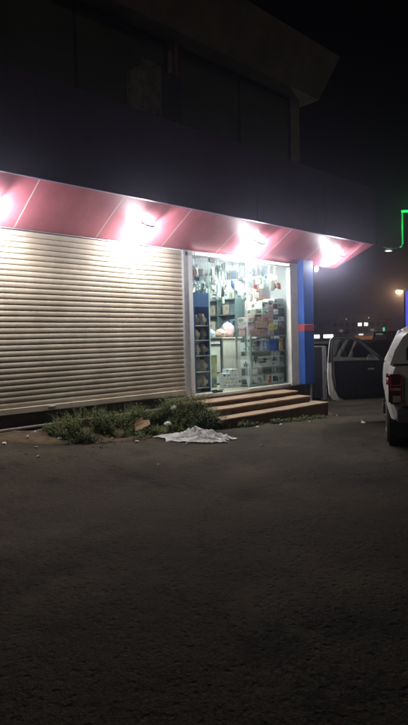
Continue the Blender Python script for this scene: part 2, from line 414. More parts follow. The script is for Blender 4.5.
# canopy: tall dark fascia over a sloping pink soffit
YF, ZF, ZFT, XC = 6.73, 3.73, 5.03, 12.05
sf = lambda y: ZT+.015+(ZF-.0-ZT-.015)*(YW-y)/(YW-YF)
m = MB(); m.box((XL, YF-.06, ZF-.02), (XC, YF, ZFT), .006)
m.box((XL, YF, ZFT-.14), (XC, YW-.001, ZFT-.02)); m.box((XC-.05, YF, 3.9), (XC, YW+.2, ZFT-.141))
for k in range(1, 7): xx = XL+(XC-XL)*k/7; m.box((xx-.006, YF-.066, ZF), (xx+.006, YF-.0595, ZFT-.01))
can = P(m, 'canopy', 'fascia')
m = MB()
m.prism([(YF+.001, sf(YF)), (YW, sf(YW)), (YW, sf(YW)+.03), (YF+.001, sf(YF)+.03)], (XL, 0, 0), (0, 1, 0), (0, 0, 1), (1, 0, 0), 11.62-XL)
m.loft([[(11.62, YF+.001, sf(YF)), (11.62, YW, sf(YW)), (11.62, YW, sf(YW)+.03), (11.62, YF+.001, sf(YF)+.03)],
        [(12.04, YF+.001, sf(YF)), (11.66, YW, sf(YW)), (11.66, YW, sf(YW)+.03), (12.04, YF+.001, sf(YF)+.03)]])
P(m, 'soffit', 'soffit', can)
m = MB()
for k in range(-4, 7):
    xx = 3.49+1.35*k
    m.prism([(YF+.002, sf(YF)-.0015), (YW-.02, sf(YW-.02)-.0015), (YW-.02, sf(YW-.02)-.0005), (YF+.002, sf(YF)-.0005)], (xx-.008, 0, 0), (0, 1, 0), (0, 0, 1), (1, 0, 0), .016)
build_each(m, 'joint_strip', 'joint', None, lambda q: P(q, 'joint_strip', 'joint', can))
m = MB(); m.box((XL, YW-.012, ZT-.0), (XR+.1, YW+.018, ZT+.012)); P(m, 'wall_trim', 'alu', can)

# roller shutter: curved slats
m = MB(); ns = 31; hs = (ZT-.01-ZB-.09)/ns; prof = []
for k in range(ns):
    z = ZB+.09+k*hs
    for a, o in ((0, .0), (.05, .008), (.2, .012), (.45, .014), (.7, .012), (.9, .006), (.92, -.004), (.985, -.004)):
        prof.append((YW-.002-o+.012, z+a*hs))
prof.append((YW+.01, ZT-.01))
xs = [XL+.2+(6.66-XL-.2)*i/40 for i in range(41)]
V = []
for x in xs:
    V.append([m.bm.verts.new((x, y+.007*noise.noise((x*.9, z*1.1, 5))+.0015*noise.noise((x*4, z*9, 5)), z+.004*noise.noise((x*1.3, int((z-ZB-.09)/hs+.01)*3.7, 1)))) for y, z in prof])
for A, B in zip(V, V[1:]):
    for k in range(len(prof)-1): m.bm.faces.new((A[k], A[k+1], B[k+1], B[k]))
sh = P(m, 'roller_shutter', 'shutter')
m = MB(); m.box((XL+.2, YW-.03, ZB), (6.66, YW+.02, ZB+.088), .008); P(m, 'bottom_bar', 'shutter', sh)
m = MB(); m.box((6.662, YW-.045, ZB-.04), (6.72, YW+.02, ZT), .004); m.box((6.722, YW-.03, ZB-.04), (6.80, YW+.02, ZT-.001), .004); build_each(m, 'guide_rail', 'alu', None, lambda q: P(q, 'guide_rail', 'alu', sh))
m = MB(); m.box((2.55, YW-.05, .605), (2.62, YW-.03, .64), .004); m.box((3.9, YW-.05, .605), (4.02, YW-.031, .63), .004); build_each(m, 'lock', 'grey', None, lambda q: P(q, 'lock', 'grey', sh))

# shop front
m = MB(); m.box((6.802, YW-.03, ZT-.09), (9.80, YW+.05, ZT-.001), .004); m.box((6.802, YW-.03, FL), (6.90, YW+.05, ZT-.091), .004)
sw = P(m, 'shop_window', 'white_alu')
for x0, x1 in ((6.902, 7.36), (8.42, 9.80)): m = MB(); m.box((x0, YW-.03, FL), (x1, YW+.05, FL+.03), .003); P(m, 'window_sill', 'white_alu', sw)
m = MB(); m.box((6.901, YW+.005, FL+.03), (7.345, YW+.015, ZT-.091)); m.box((8.43, YW+.005, FL+.03), (9.80, YW+.015, ZT-.091)); build_each(m, 'pane', 'glass', None, lambda q: P(q, 'pane', 'glass', sw))
m = MB(); m.box((7.344, YW+.0, FL+.03), (7.352, YW+.02, ZT-.09)); m.box((8.422, YW+.0, FL+.03), (8.429, YW+.02, ZT-.09)); MT['ge'] = mat('glass_edge', (.5, .72, .66), .3, var=.1); build_each(m, 'glass_edge', 'ge', None, lambda q: P(q, 'glass_edge', 'ge', sw))
m = MB(); m.box((7.36, YW+.005, FL+.02), (8.415, YW+.015, ZT-.1)); gd = P(m, 'glass_door', 'glass')
m = MB(); m.box((7.36, YW-.012, FL+.012), (7.50, YW+.032, FL+.075), .004); m.box((7.36, YW-.012, ZT-.16), (7.5, YW+.032, ZT-.095), .004); build_each(m, 'hinge', 'blackm', None, lambda q: P(q, 'hinge', 'blackm', gd))
m = MB(); m.tube([(8.3, YW-.05, 1.3), (8.3, YW-.05, 1.8)], .014); m.tube([(8.3, YW-.05, 1.35), (8.3, YW+.004, 1.35)], .01); m.tube([(8.3, YW-.05, 1.75), (8.3, YW+.004, 1.75)], .01); P(m, 'handle', 'chrome', gd)
m = MB(); m.box((9.802, YW-.05, FL-.02), (10.085, YW+.05, ZT-.001), .006); P(m, 'jamb', mat('jamb_paint', (.66, .65, .62), .6, c2=(.5, .47, .42), vs=4))
m = MB(); m.box((10.09, 7.38, .50), (10.46, 7.80, ZT+.08), .006)
pil = P(m, 'pilaster', 'blue')
m = MB(); m.box((10.086, 7.376, 1.70), (10.464, 7.804, 1.85), .004); P(m, 'red_band', 'red', pil)
m = MB(); m.tube([(10.36, 7.42, -.12), (10.36, 7.42, .52)], .025); P(m, 'pilaster_leg', 'grey', pil)
# shell of the shop room
m = MB(); m.box((6.2, YW+.02, FL-.06), (XR-.05, 10.7, FL)); m.box((6.72, YW-.02+.0, FL-.045), (9.80, YW+.019, FL-.001)); P(m, 'shop_floor', 'tile')
m = MB(); m.box((6.2, 10.6, FL), (XR-.06, 10.7, 3.4)); m.box((6.1, YW+.26, FL), (6.2, 10.7, 3.4)); m.box((XR-.07, YW+.06, FL), (XR-.053, 10.599, 3.4)); P(m, 'inner_wall', 'inner')
m = MB(); m.box((6.2, YW+.03, 3.26), (XR-.08, 10.6, 3.32)); P(m, 'ceiling', 'ceil')

# steps
st = thing('entrance_steps', 'three worn brown concrete steps up to the glass shop front', 'steps', (8.1, 6.9, 0))
def Q(mb, name, m_, parent, off, **k):
    o = mb.build(name, m_, None, **k); o.parent = parent; o.matrix_parent_inverse = Matrix.Translation(-Vector(off)); return o
def chip(mb, amt=.012):
    bmesh.ops.subdivide_edges(mb.bm, edges=[e for e in mb.bm.edges if e.calc_length() > 1], cuts=24)
    for v in mb.bm.verts: v.co += Vector((0, amt*noise.noise(v.co*3), amt*.7*noise.noise(v.co*2.3+Vector((9, 0, 0)))))
for x0, x1, y0, y1, z in ((6.55, 9.66, 6.50, 7.555, .205), (6.50, 9.50, 6.84, 7.556, .33), (6.46, 9.47, 7.15, 7.557, .425)):
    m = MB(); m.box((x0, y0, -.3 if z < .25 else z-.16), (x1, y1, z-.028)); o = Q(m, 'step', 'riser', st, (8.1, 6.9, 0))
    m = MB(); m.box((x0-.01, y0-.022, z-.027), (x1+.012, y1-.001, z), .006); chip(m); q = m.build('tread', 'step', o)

# ------------------------------------------------------------------ canopy lamps
def make_lamp():
    t = thing('canopy_lamp', 'x', 'lamp')
    m = MB(); m.ring([(.115*math.cos(k*math.pi/12), .115*math.sin(k*math.pi/12)) for k in range(24)], [(.092*math.cos(k*math.pi/12), .092*math.sin(k*math.pi/12)) for k in range(24)], (0, 0, .045), (1, 0, 0), (0, 1, 0), (0, 0, 1), .028); m.build('lamp_rim', 'grey', t)
    m = MB(); m.lathe([(.09, .07), (.091, .052), (.07, .042), (.01, .038)], n=20); m.build('lamp_lens', 'bulb', t, smooth=True)
    light('lamp_light', 'POINT', LAMP_W, (0, 0, -.16), (.95, .95, 1), t, shadow_soft_size=.05)
    light('lamp_beam', 'SPOT', LAMP_W*1.0, (0, 0, -.16), (1, .97, .9), t, shadow_soft_size=.05, spot_size=R(158), spot_blend=.6).rotation_euler = (R(-31+8), 0, 0)
    return t
lp = make_lamp(); yl = 7.14
names = ['lit white lamp under the canopy, third panel left of the glass front', 'lit white lamp under the canopy above the right end of the roller shutter',
         'lit white lamp under the canopy in front of the glass shop window', 'lit white lamp under the canopy beyond the blue pillar']
for i, x in enumerate((2.98, 5.55, 8.30, 11.15)):
    o = lp if i == 0 else copy_tree(lp)
    o.location = (x, yl, sf(yl)-.075); tag(o, names[i], group='lamps under the canopy')
    o.rotation_euler = (R(31), 0, 0)
t = thing('wall_lamp', 'small lit lamp on an arm round the corner behind the blue pillar', 'lamp', (XR, 8.2, 3.3))
m = MB(); m.tube([(0, 0, .1), (.6, 0, .2), (1.2, 0, .16), (1.45, 0, .07)], .018); m.box((0, -.06, .02), (.02, .06, .18), .004); m.build('arm', 'grey', t)
m = MB(); m.lathe([(.02, .06), (.045, .03), (.05, 0), (.04, -.04), (.01, -.06)], (1.45, 0, 0), 14); m.build('bulb', 'bulb', t, smooth=True)
light('lamp_light', 'POINT', 40, (1.45, 0, -.09), (.95, .97, 1), t, shadow_soft_size=.05)

# wrapped unit on the canopy top, in front of the upper window
t = thing('outdoor_unit', 'dusty box-shaped unit half covered by a torn sheet, on the canopy by the upper window', 'outdoor unit', (5.78, 7.25, ZFT-.02))
m = MB(); m.box((-.02, -.22, .06), (.52, .22, .98), .015); m.box((0, -.2, 0), (.06, .2, .06)); m.box((.44, -.2, 0), (.5, .2, .06)); m.build('casing', mat('unit_case', (.025, .02, .022), .7, var=.3, vs=6), t)
m = MB(); nx, nz_ = 10, 14; V = []
for i in range(nx+1):
    rw = []
    for k in range(nz_+1):
        a = i/nx; zz = .2+.82*k/nz_; x = -.36+.4*a
        rw.append(m.bm.verts.new((x, -.25-.05*noise.noise((a*3, k*.4, 3)), zz+.07*noise.noise((a*4, 2, 2)) if k in (0, nz_) else zz)))
    V.append(rw)
for A, B in zip(V, V[1:]):
    for k in range(nz_): m.bm.faces.new((A[k], A[k+1], B[k+1], B[k]))
bmesh.ops.solidify(m.bm, geom=m.bm.faces[:], thickness=.012)
m.box((-.34, -.2, 0), (-.03, .2, .95), .02)
m.build('wrapping', mat('dusty_sheet', (.58, .55, .38), .9, c2=(.2, .18, .11), vs=5, bump=.8, bs=12), t, smooth=True)

# ------------------------------------------------------------------ shop interior
light('shop_ceiling_light', 'POINT', 0.0, (0, 0, -50)) if False else None
def bulb(name, label, loc, drop, e, c, m_, rad=.05):
    t = thing(name, label, 'lamp', loc)
    mb = MB(); mb.tube([(0, 0, 3.26-loc[2]), (0, 0, .05)], .008); mb.lathe([(.028, .09), (.028, .03), (.02, .02)], n=12); mb.build('cord', 'white_alu', t)
    mb = MB(); mb.lathe([(.02, .03), (.04, .0), (rad, -.03), (rad*.9, -.07), (.01, -.1)], n=14); mb.build('bulb', m_, t, smooth=True)
    light('lamp_light', 'POINT', e, (0, 0, -.16), c, t, shadow_soft_size=.06)
    return t
bulb('hanging_bulb', 'bright bare white bulb hanging in the middle of the shop', (9.2, 8.5, 2.82), .3, BULB_W, (1, .98, .9), 'bulbin', .085)
bulb('hanging_bulb', 'bare white bulb hanging over the blue display stand', (7.25, 8.75, 2.95), .2, BULB_W, (1, .99, .92), 'bulbin', .07)
t = thing('pendant_lamp', 'warm pendant lamp with a flat conical shade above the carton pile', 'lamp', (9.72, 8.05, 2.94))
m = MB(); m.lathe([(.02, .07), (.06, .06), (.17, -.01), (.175, -.02), (.16, -.015), (.05, .045)], n=20); m.build('lamp_shade', 'pend', t, smooth=True)
m = MB(); m.tube([(0, 0, .32), (0, 0, .06)], .008); m.build('cord', 'white_alu', t)
light('lamp_light', 'POINT', 6, (0, 0, -.08), (1, .85, .62), t, shadow_soft_size=.06)
t = thing('tube_light', 'lit fluorescent tube fixed to the shop wall above the back shelves', 'lamp', (10.15, 9.3, 3.05))
m = MB(); m.tube([(0, -.6, 0), (0, .6, 0)], .016); m.build('tube', 'tube', t)
m = MB(); m.box((.02, -.62, -.03), (.07, .62, .03), .004); m.box((-.02, -.64, -.025), (.02, -.602, .025)); m.box((-.02, .602, -.025), (.02, .64, .025)); m.build('fitting', 'white_alu', t)
light('lamp_light', 'AREA', 26, (-.04, 0, -.03), (.9, 1, .98), t, shape='RECTANGLE', size=.05, size_y=1.1).rotation_euler = (0, R(60), 0)

t = thing('tube_light', 'long bright tube light along the head of the glass front', 'lamp', (8.34, YW-.05, 3.165))
m = MB(); m.box((-1.42, .002, -.03), (1.42, .018, .03), .004); m.box((-1.44, -.02, -.025), (-1.40, .002, .025)); m.box((1.40, -.02, -.025), (1.44, .002, .025)); m.build('fitting', 'white_alu', t)
m = MB(); m.tube([(-1.4, -.012, 0), (1.4, -.012, 0)], .017); m.build('tube', 'tube', t)
t = thing('added_fill_light', 'slim added ceiling light, unseen behind the glass head, brightening the rack', 'lamp', (9.0, 7.86, 3.22))  # unseen light added behind the header to brighten the rack fronts
m = MB(); m.box((-.8, -.03, 0), (.8, .03, .039), .004); m.build('fitting', 'white_alu', t)
m = MB(); m.box((-.78, -.022, -.012), (.78, .022, -.001), .004); m.build('tube', 'tube', t)
light('lamp_light', 'AREA', 34, (0, 0, -.03), (1, .99, .93), t, shape='RECTANGLE', size=1.5, size_y=.06)
# blue display stand by the left of the window
t = thing('display_stand', 'tall blue display stand with a plain header just inside the glass', 'display stand', (7.27, 7.95, FL))
W, D_, H_ = .44, .40, 1.97
bs = mat('stand_blue', (.045, .12, .28), .45, var=.12, vs=5)
m = MB(); m.box((0, D_-.02, 0), (W, D_, H_)); m.build('back_panel', bs, t)
for x in (0, W-.03): m = MB(); m.box((x, 0, 0), (x+.03, D_-.021, H_), .004); m.build('side_panel', bs, t)
m = MB(); m.box((-.004, -.012, H_-.27), (W+.004, .018, H_+.02), .006); m.build('header', bs, t)
lv = [.10, .42, .74, 1.05, 1.34]
for z in lv: m = MB(); m.box((.031, .01, z-.02), (W-.031, D_-.021, z), .003); m.build('shelf', 'rackm', t)
tones = [((.16, .13, .1), 'dark brown'), ((.3, .27, .23), 'greyish'), ((.1, .09, .09), 'black'), ((.36, .3, .22), 'tan')]
for k, z in enumerate(lv):
    for j in range(2):
        c, cn = tones[(k*2+j*3+k//2) % 4]; hh = .22+.05*rnd.random()
        m = MB(); x0 = 7.27+.045+j*.19; ww = .165
        pr = [(0, .82), (.12, .98), (.45, 1.0), (.75, .9), (.93, .72), (1, .35)]
        secs = []
        for a, q in pr:
            secs.append([(x0+ww/2+ww/2*q*math.cos(i*math.pi/5)*(1+.05*math.sin(i*2+k)), 8.1+.11*q*math.sin(i*math.pi/5), FL+z+.001+a*hh) for i in range(10)])
        m.loft(secs); m.box((x0+.03, 7.985, FL+z+.07), (x0+ww-.03, 7.995, FL+z+.15)); o = m.build('packed_bag', mat('bag', c, .5, var=.35, vs=25), smooth=True)
        tag(o, '%s packed bag on the %s of the blue display stand, %s side' % (cn, ['lowest shelf', 'second lowest shelf', 'middle shelf', 'second highest shelf', 'top shelf'][k], ['left', 'right'][j]), 'bag', 'bags on the blue display stand')

# metal rack behind the right part of the window
t = thing('metal_rack', 'grey metal rack of three tiers holding white cartons behind the window', 'rack', (8.86, 7.9, FL))
RW, RD = 1.30, .45; tz = [.03, .41, .77, 1.12]
for x in (0, RW-.035):
    for y in (0, RD-.035): m = MB(); m.box((x, y, 0), (x+.035, y+.035, 1.14)); m.build('post', 'rackm', t)
for z in tz:
    m = MB(); m.box((.036, .002, z-.03), (RW-.036, .012, z)); m.box((.004, .036, z-.012), (RW-.004, RD-.036, z-.002)); m.build('shelf', 'rackm', t)
def carton(name, x, y, z, sx, sy, sz, c, label, cat, grp, marks=1, rz=0, tape=0):
    m = MB(); m.box((-sx/2, -sy/2, 0), (sx/2, sy/2, sz), .004); nf = len(m.bm.faces)
    for k in range(marks):
        ww = sx*rnd.choice([.12, .2, .32, .55]); hh = sz*rnd.choice([.08, .15, .3, .5]); a = -sx/2+.01+(sx-ww-.02)*rnd.random(); b_ = .01+(sz*.92-hh-.01)*rnd.random()
        m.box((a, -sy/2-.002-.0006*k, b_), (a+ww, -sy/2-.0005, b_+hh))
        w2 = sy*rnd.choice([.12, .25, .45]); a = -sy/2+.01+(sy-w2-.02)*rnd.random()
        m.box((-sx/2-.002-.0006*k, a, b_), (-sx/2-.0005, a+w2, b_+hh))
    if marks: m.box((-sx*.5-.0015, -sy/2-.002, sz*.46), (sx*.5, -sy/2-.0004, sz*.46+.004))
    o = m.build(name, cmat(c, .65)); o.data.materials.append(cmat(rnd.choice([(.05, .06, .08), (.08, .1, .16), (.1, .1, .1), (.1, .2, .45), (.4, .07, .06), (.45, .25, .06), (.1, .28, .14), (.35, .25, .2)]), .6))
    for i, f in enumerate(o.data.polygons): f.material_index = 1 if i >= nf else 0
    o.location = (x, y, z); o.rotation_euler = (0, 0, rz); return tag(o, label, cat, grp)
tiers = [(tz[0], 'lowest tier', [(.2, .2, (.62, .64, .6)), (.2, .2, (.5, .56, .6)), (.17, .21, (.66, .66, .6)), (.15, .2, (.55, .6, .5)), (.24, .22, (.68, .68, .64)), (.2, .21, (.6, .62, .6))]),
         (tz[1], 'middle tier', [(.13, .26, (.66, .68, .66)), (.13, .2, (.5, .56, .58)), (.42, .24, (.7, .7, .68)), (.3, .24, (.66, .66, .62)), (.2, .23, (.55, .58, .56))]),
         (tz[2], 'top tier', [(.16, .2, (.66, .7, .68)), (.2, .27, (.42, .4, .44)), (.18, .28, (.55, .65, .75)), (.12, .26, (.25, .4, .6)), (.34, .25, (.05, .14, .55)), (.15, .27, (.6, .45, .2))])]
cn = lambda c: 'deep blue' if c[2] > .5 and c[0] < .1 else 'yellow' if c[0] > c[2]*2 else 'blue' if c[2] > c[0]*1.7 else 'pale blue' if c[2] > c[0]*1.25 else 'grey' if c[0] < .5 else 'white'
for z, tn, row in tiers:
    x = 8.86+.045
    for i, (sx, sz, c) in enumerate(row):
        carton('carton', x+sx/2, 8.1+.02*rnd.random(), FL+z+.001, sx-.006, .3, sz, c, '%s carton on the %s of the metal rack, %s from the left' % (cn(c), tn, ORD[i]), 'carton', 'cartons on the metal rack', 3, R(rnd.uniform(-2, 2)))
        x += sx+.002
# crumpled packs lying on cartons of the middle tier
m = MB(); bmesh.ops.create_icosphere(m.bm, subdivisions=3, radius=.5)
for v in m.bm.verts: v.co = Vector((v.co.x*.36, v.co.y*.2, max(-.05, v.co.z*.13))) + .02*noise.noise_vector(v.co*5)
o = m.build('plastic_bag', cmat((.5, .68, .72), .35), smooth=True); o.location = (9.28, 8.08, FL+tz[1]+.24+.05); tag(o, 'pale blue plastic bag lying on cartons of the middle tier', 'plastic bag')

# carton pile standing on top of the rack
PK = (.44, .3, .28); GR = (.5, .55, .46); DK = (.06, .07, .08); LT = (.6, .64, .62); YE = (.62, .48, .14)
pile = [(8.98, .24, [(.15, PK), (.13, (.55, .42, .42)), (.12, (.62, .5, .52))]),
        (9.20, .20, [(.16, PK), (.15, PK), (.14, PK), (.13, GR)]),
        (9.42, .22, [(.16, (.36, .25, .24)), (.15, PK), (.15, (.42, .29, .27)), (.13, GR), (.16, LT)]),
        (9.63, .18, [(.13, (.4, .33, .35)), (.12, YE), (.14, (.36, .3, .32)), (.14, PK), (.13, (.4, .3, .3)), (.13, (.48, .46, .44))]),
        (9.80, .14, [(.12, DK), (.11, YE), (.12, LT), (.12, DK), (.12, LT), (.12, DK), (.12, LT)]),
        (9.99, .22, [(.14, DK), (.18, (.08, .1, .12)), (.1, LT), (.2, DK), (.1, (.45, .5, .5)), (.12, LT)])]
nm = {PK: 'pinkish brown', GR: 'pale green', DK: 'black', LT: 'white', YE: 'yellow'}
for i, (x, sx, rows) in enumerate(pile):
    z = FL+tz[3]+.001
    for k, (sz, c) in enumerate(rows):
        carton('stacked_box', x+rnd.uniform(-.008, .008), 8.11+rnd.uniform(-.015, .015), z, sx-.008, .32, sz-.003, c,
               '%s box in the %s column piled on the rack, %s from the bottom' % (nm.get(c, 'brownish' if c[0] > c[2]*1.1 else 'greyish'), ORD[i], ORD[k]), 'box', 'boxes piled on the metal rack', 2, R(rnd.uniform(-2.5, 2.5)))
        z += sz
# second row of the pile behind, against the wall
for i, (x, n) in enumerate(((9.86, 9), (10.12, 8))):
    z = FL+.616
    for k in range(n):
        c = rnd.choice([PK, GR, LT, YE, (.4, .45, .46), (.45, .36, .3)])
        carton('stacked_box', x, 8.66, z, .24, .34, .177, c, '%s box in the rear %s column by the wall, %s from the bottom' % (nm.get(c, 'greyish' if c[2] > .4 else 'tan'), ORD[i], ORD[k]), 'box', 'boxes piled in the rear row', 1, R(rnd.uniform(-2, 2)))
        z += .18
carton('crate', 9.99, 8.66, FL, .5, .36, .615, (.3, .33, .32), 'large grey chest under the rear columns of boxes by the wall', 'chest', None, 2)

# counter with a white front, framed cabinet beside it
t = thing('counter', 'tall counter with pale plain front beside the metal rack', 'counter', (9.08, 8.95, FL))
m = MB(); m.box((0, 0, .06), (.62, .5, 1.06), .006); m.build('body', cmat((.55, .58, .52), .5), t)
m = MB(); m.box((-.03, -.03, 1.061), (.65, .53, 1.1), .006); m.build('worktop', cmat((.5, .44, .36), .5), t)
m = MB(); m.box((.03, .03, 0), (.59, .47, .059)); m.build('plinth', 'blackm', t)
t = thing('cabinet', 'white cabinet with a black frame and a low dark rail, left of the counter', 'cabinet', (8.52, 8.95, FL))
m = MB(); m.box((.02, .02, .02), (.5, .45, 1.04), .004); m.build('body', cmat((.62, .68, .62), .45), t)
m = MB(); m.ring([(0, 0), (.52, 0), (.52, 1.08), (0, 1.08)], [(.035, .04), (.485, .04), (.485, 1.035), (.035, 1.035)], (0, 0, 0), (1, 0, 0), (0, 0, 1), (0, 1, 0), .02)
m.box((.036, .0, .26), (.484, .018, .30)); m.box((.036, .0, .92), (.484, .018, .95)); m.build('frame', 'blackm', t)
for k in range(3):
    carton('green_carton', 8.30+.01*k, 8.62, FL+.24*k+.001, .26, .2, .238, [(.22, .36, .16), (.3, .42, .2), (.26, .4, .2)][k], 'green carton in the stack by the white cabinet, %s of the three' % ['lowest', 'middle', 'topmost'][k], 'carton', 'green cartons stacked by the white cabinet', 4)
for k in range(5):
    for j in range(3):
        if k == 4 and j == 0: continue
        carton('white_pack', 8.45+.13*j, 8.28+.01*k, FL+.08*k+.001, .122, .24, .078, (.72, .75, .72), 'white pack on the floor by the rack end, %s stack, %s from the floor' % (ORD[j], ORD[k]), 'pack', 'white packs stacked on the floor', 1, R(rnd.uniform(-4, 4)))
def bag(x, y, z, sx, sy, sz, c, label, grp):
    m = MB(); bmesh.ops.create_icosphere(m.bm, subdivisions=3, radius=.5); s = rnd.random()*50
    for v in m.bm.verts:
        q = v.co.copy(); n1 = noise.noise_vector(q*4+Vector((s, 0, 0)))
        zz = q.z+.5; k = 1-.6*max(0, zz-.55)
        v.co = Vector((q.x*sx*k, q.y*sy*k, max(0, (zz-.08)*sz*1.08))) + Vector((n1.x*sx, n1.y*sy, abs(n1.z)*sz))*.14
    o = m.build('plastic_bag', cmat(c, .4), smooth=True); o.location = (x, y, z); tag(o, label, 'plastic bag', grp)
bag(8.66, 9.15, FL+1.08, .26, .3, .30, (.72, .78, .8), 'white plastic bag at the left end on top of the white cabinet', 'bags on the cabinet and counter')
bag(8.90, 9.2, FL+1.08, .22, .3, .22, (.5, .62, .68), 'bluish plastic bag at the right end on top of the white cabinet', 'bags on the cabinet and counter')
bag(9.2, 9.15, FL+1.101, .28, .32, .2, (.55, .42, .33), 'brownish plastic bag on the counter top beside the cabinet', 'bags on the cabinet and counter')
bag(9.5, 9.2, FL+1.101, .3, .34, .36, (.68, .52, .56), 'pink plastic bag at the right end of the counter top', 'bags on the cabinet and counter')

# back shelves on the right-hand wall
t = thing('wall_shelf', 'tall teal shelf unit along the wall at the back of the shop', 'shelf unit', (9.9, 9.3, FL))
tl = mat('shelf_teal', (.12, .19, .19), .6, var=.15, vs=6)
m = MB(); m.box((.28, 0, 0), (.3, 1.28, 2.5)); m.build('back_panel', tl, t)
for y in (0, .62, 1.25): m = MB(); m.box((0, y, 0), (.279, y+.03, 2.5)); m.build('upright', tl, t)
zl = [.1, .5, .9, 1.3, 1.68, 2.06]
for z in zl: m = MB(); m.box((-.01, -.004, z-.025), (.278, 1.284, z)); m.build('shelf', tl, t)
for k, z in enumerate(zl):
    for j in range(5):
        if j == 2: continue
        c = rnd.choice([(.16, .26, .28), (.45, .4, .3), (.1, .16, .18), (.6, .58, .5), (.4, .2, .15), (.2, .3, .45), (.5, .42, .15)])
        if k == 5 and j == 1: c = (.75, .8, .8)
        carton('shelf_box', 10.04, 9.42+.245*j+(.02 if j > 2 else 0)-.0, FL+z+.001, .24, .2, .2+.13*rnd.random(), c, '%s box on the %s shelf of the teal unit, %s from the window' % ('white' if c[0] > .7 else 'cream' if c[0] > .55 else 'yellowish' if c[2] < .2 and c[1] > .4 else 'tan' if c[0] > .42 else 'red' if c[0] > .35 else 'blue' if c[2] > .4 else 'dark', ORD[k], ORD[j]), 'box', 'boxes on the teal shelf unit', 1)

# goods hanging from the ceiling
hk = 0
for (x, y, z, kind) in tuple((6.95+.33*(i % 7)+.05*(i//7), 7.85+.16*((i*5) % 7), 2.98-.13*((i*3) % 5), i % 3) for i in range(21))+((6.98, 8.0, 2.72, 0), (7.25, 8.2, 2.62, 1), (7.5, 8.35, 2.80, 0), (7.72, 8.15, 2.66, 1), (7.95, 8.4, 2.74, 0), (8.2, 8.3, 2.6, 2), (8.42, 8.5, 2.8, 1), (8.68, 8.35, 2.72, 0), (7.6, 8.8, 2.5, 2), (8.0, 9.0, 2.55, 1), (7.15, 8.6, 2.4, 0), (8.5, 8.9, 2.56, 2)):
    s = rnd.random()*40; m = MB()
    if kind == 2:
        for a in range(9):
            an = a*.7; m.tube([(0, 0, .2), (.09*math.cos(an), .09*math.sin(an), .1+.02*a), (.12*math.cos(an), .12*math.sin(an), -.15+.03*(a % 4))], .012, 5)
        n_, c = 'hanging_tassel', (.62, .7, .7)
    else:
        bmesh.ops.create_icosphere(m.bm, subdivisions=2, radius=.5)
        for v in m.bm.verts:
            q = v.co.copy(); n1 = noise.noise_vector(q*3+Vector((s, 0, 0))); k = .35+.65*min(1, (.5-q.z)*1.4)
            v.co = Vector((q.x*.15*k, q.y*.15*k, q.z*(.15 if hk % 2 else .24))) + n1*.05
        n_, c = 'hanging_bag', ((.74, .76, .72) if kind == 0 else (.32, .4, .36))
    m.tube([(0, 0, .14), (0, 0, 3.26-z)], .004, 5)
    o = m.build(n_, cmat(c, .35), smooth=True); o.location = (x, y, z)
    tag(o, '%s hanging from the shop ceiling among the goods near the glass' % {0: 'white wrapped bundle', 1: 'greenish wrapped bundle', 2: 'pale tassel of strips'}[kind], 'hanging goods', {0: 'white bundles hanging from the ceiling', 1: 'greenish bundles hanging from the ceiling', 2: 'pale tassels hanging from the ceiling'}[kind]); hk += 1
pc = [((.75, .74, .7), 'white'), ((.6, .45, .12), 'yellow'), ((.45, .08, .07), 'red'), ((.1, .2, .5), 'blue'), ((.15, .3, .18), 'green'), ((.12, .12, .13), 'black')]
for i in range(52):
    c, cn_ = pc[rnd.randrange(6)] if i % 2 else pc[0]; x = 6.96+.058*i+rnd.uniform(-.03, .03); y = rnd.choice([7.74, 7.95, 8.3, 8.75])+rnd.uniform(-.04, .04); z = rnd.uniform(2.45, 2.95); hw, hh = rnd.uniform(.04, .075), rnd.uniform(.06, .13)
    if (x < 7.75 or x > 9.2) and z < 2.68: z += .26
    if x > 9.1: y = min(y, 7.95)
    m = MB(); m.box((-hw, -.008, -hh), (hw, .008, hh*.55), .003); m.box((-hw*.8, -.02, -hh*.8), (hw*.7, -.0081, hh*.3), .006); m.tube([(0, 0, hh*.5), (0, 0, 3.26-z)], .0025, 4)
    o = m.build('hanging_packet', cmat(c, .4)); o.location = (x, y, z); o.rotation_euler = (R(rnd.uniform(-8, 8)), 0, R(rnd.uniform(-40, 40)))
    tag(o, '%s packet hanging on a string from the shop ceiling near the glass' % cn_, 'packet', cn_+' packets hanging from the ceiling')
for i, (x, y, n) in enumerate(((8.78, 7.86, 7), (8.92, 7.9, 9))):
    m = MB()
    for k in range(n):
        a = R(90*(k % 2)+20); z = 3.19-.075*k
        pts = [(.03*math.cos(q)*math.cos(a), .03*math.cos(q)*math.sin(a), z-.05+.05*math.sin(q)) for q in [j*2*math.pi/10 for j in range(11)]]
        m.tube(pts, .009, 6, False)
    m.tube([(0, 0, 3.19-.075*n), (0, 0, 2.35-.05*i)], .006, 5)
    o = m.build('hanging_chain', cmat((.6, .66, .64), .4), smooth=True); o.location = (x, y, .06); tag(o, ['shorter', 'longer'][i]+' pale chain hanging behind the window above the rack', 'chain', 'chains hanging behind the window')
m = MB(); m.box((-.03, -.05, 0), (.09, .05, .035), .008); m.box((.03, -.02, .036), (.15, .02, .05), .004); o = m.build('door_stop', 'blackm'); o.location = (7.66, 7.72, FL); tag(o, 'small black door stop on the pale floor just inside the glass door', 'door stop')

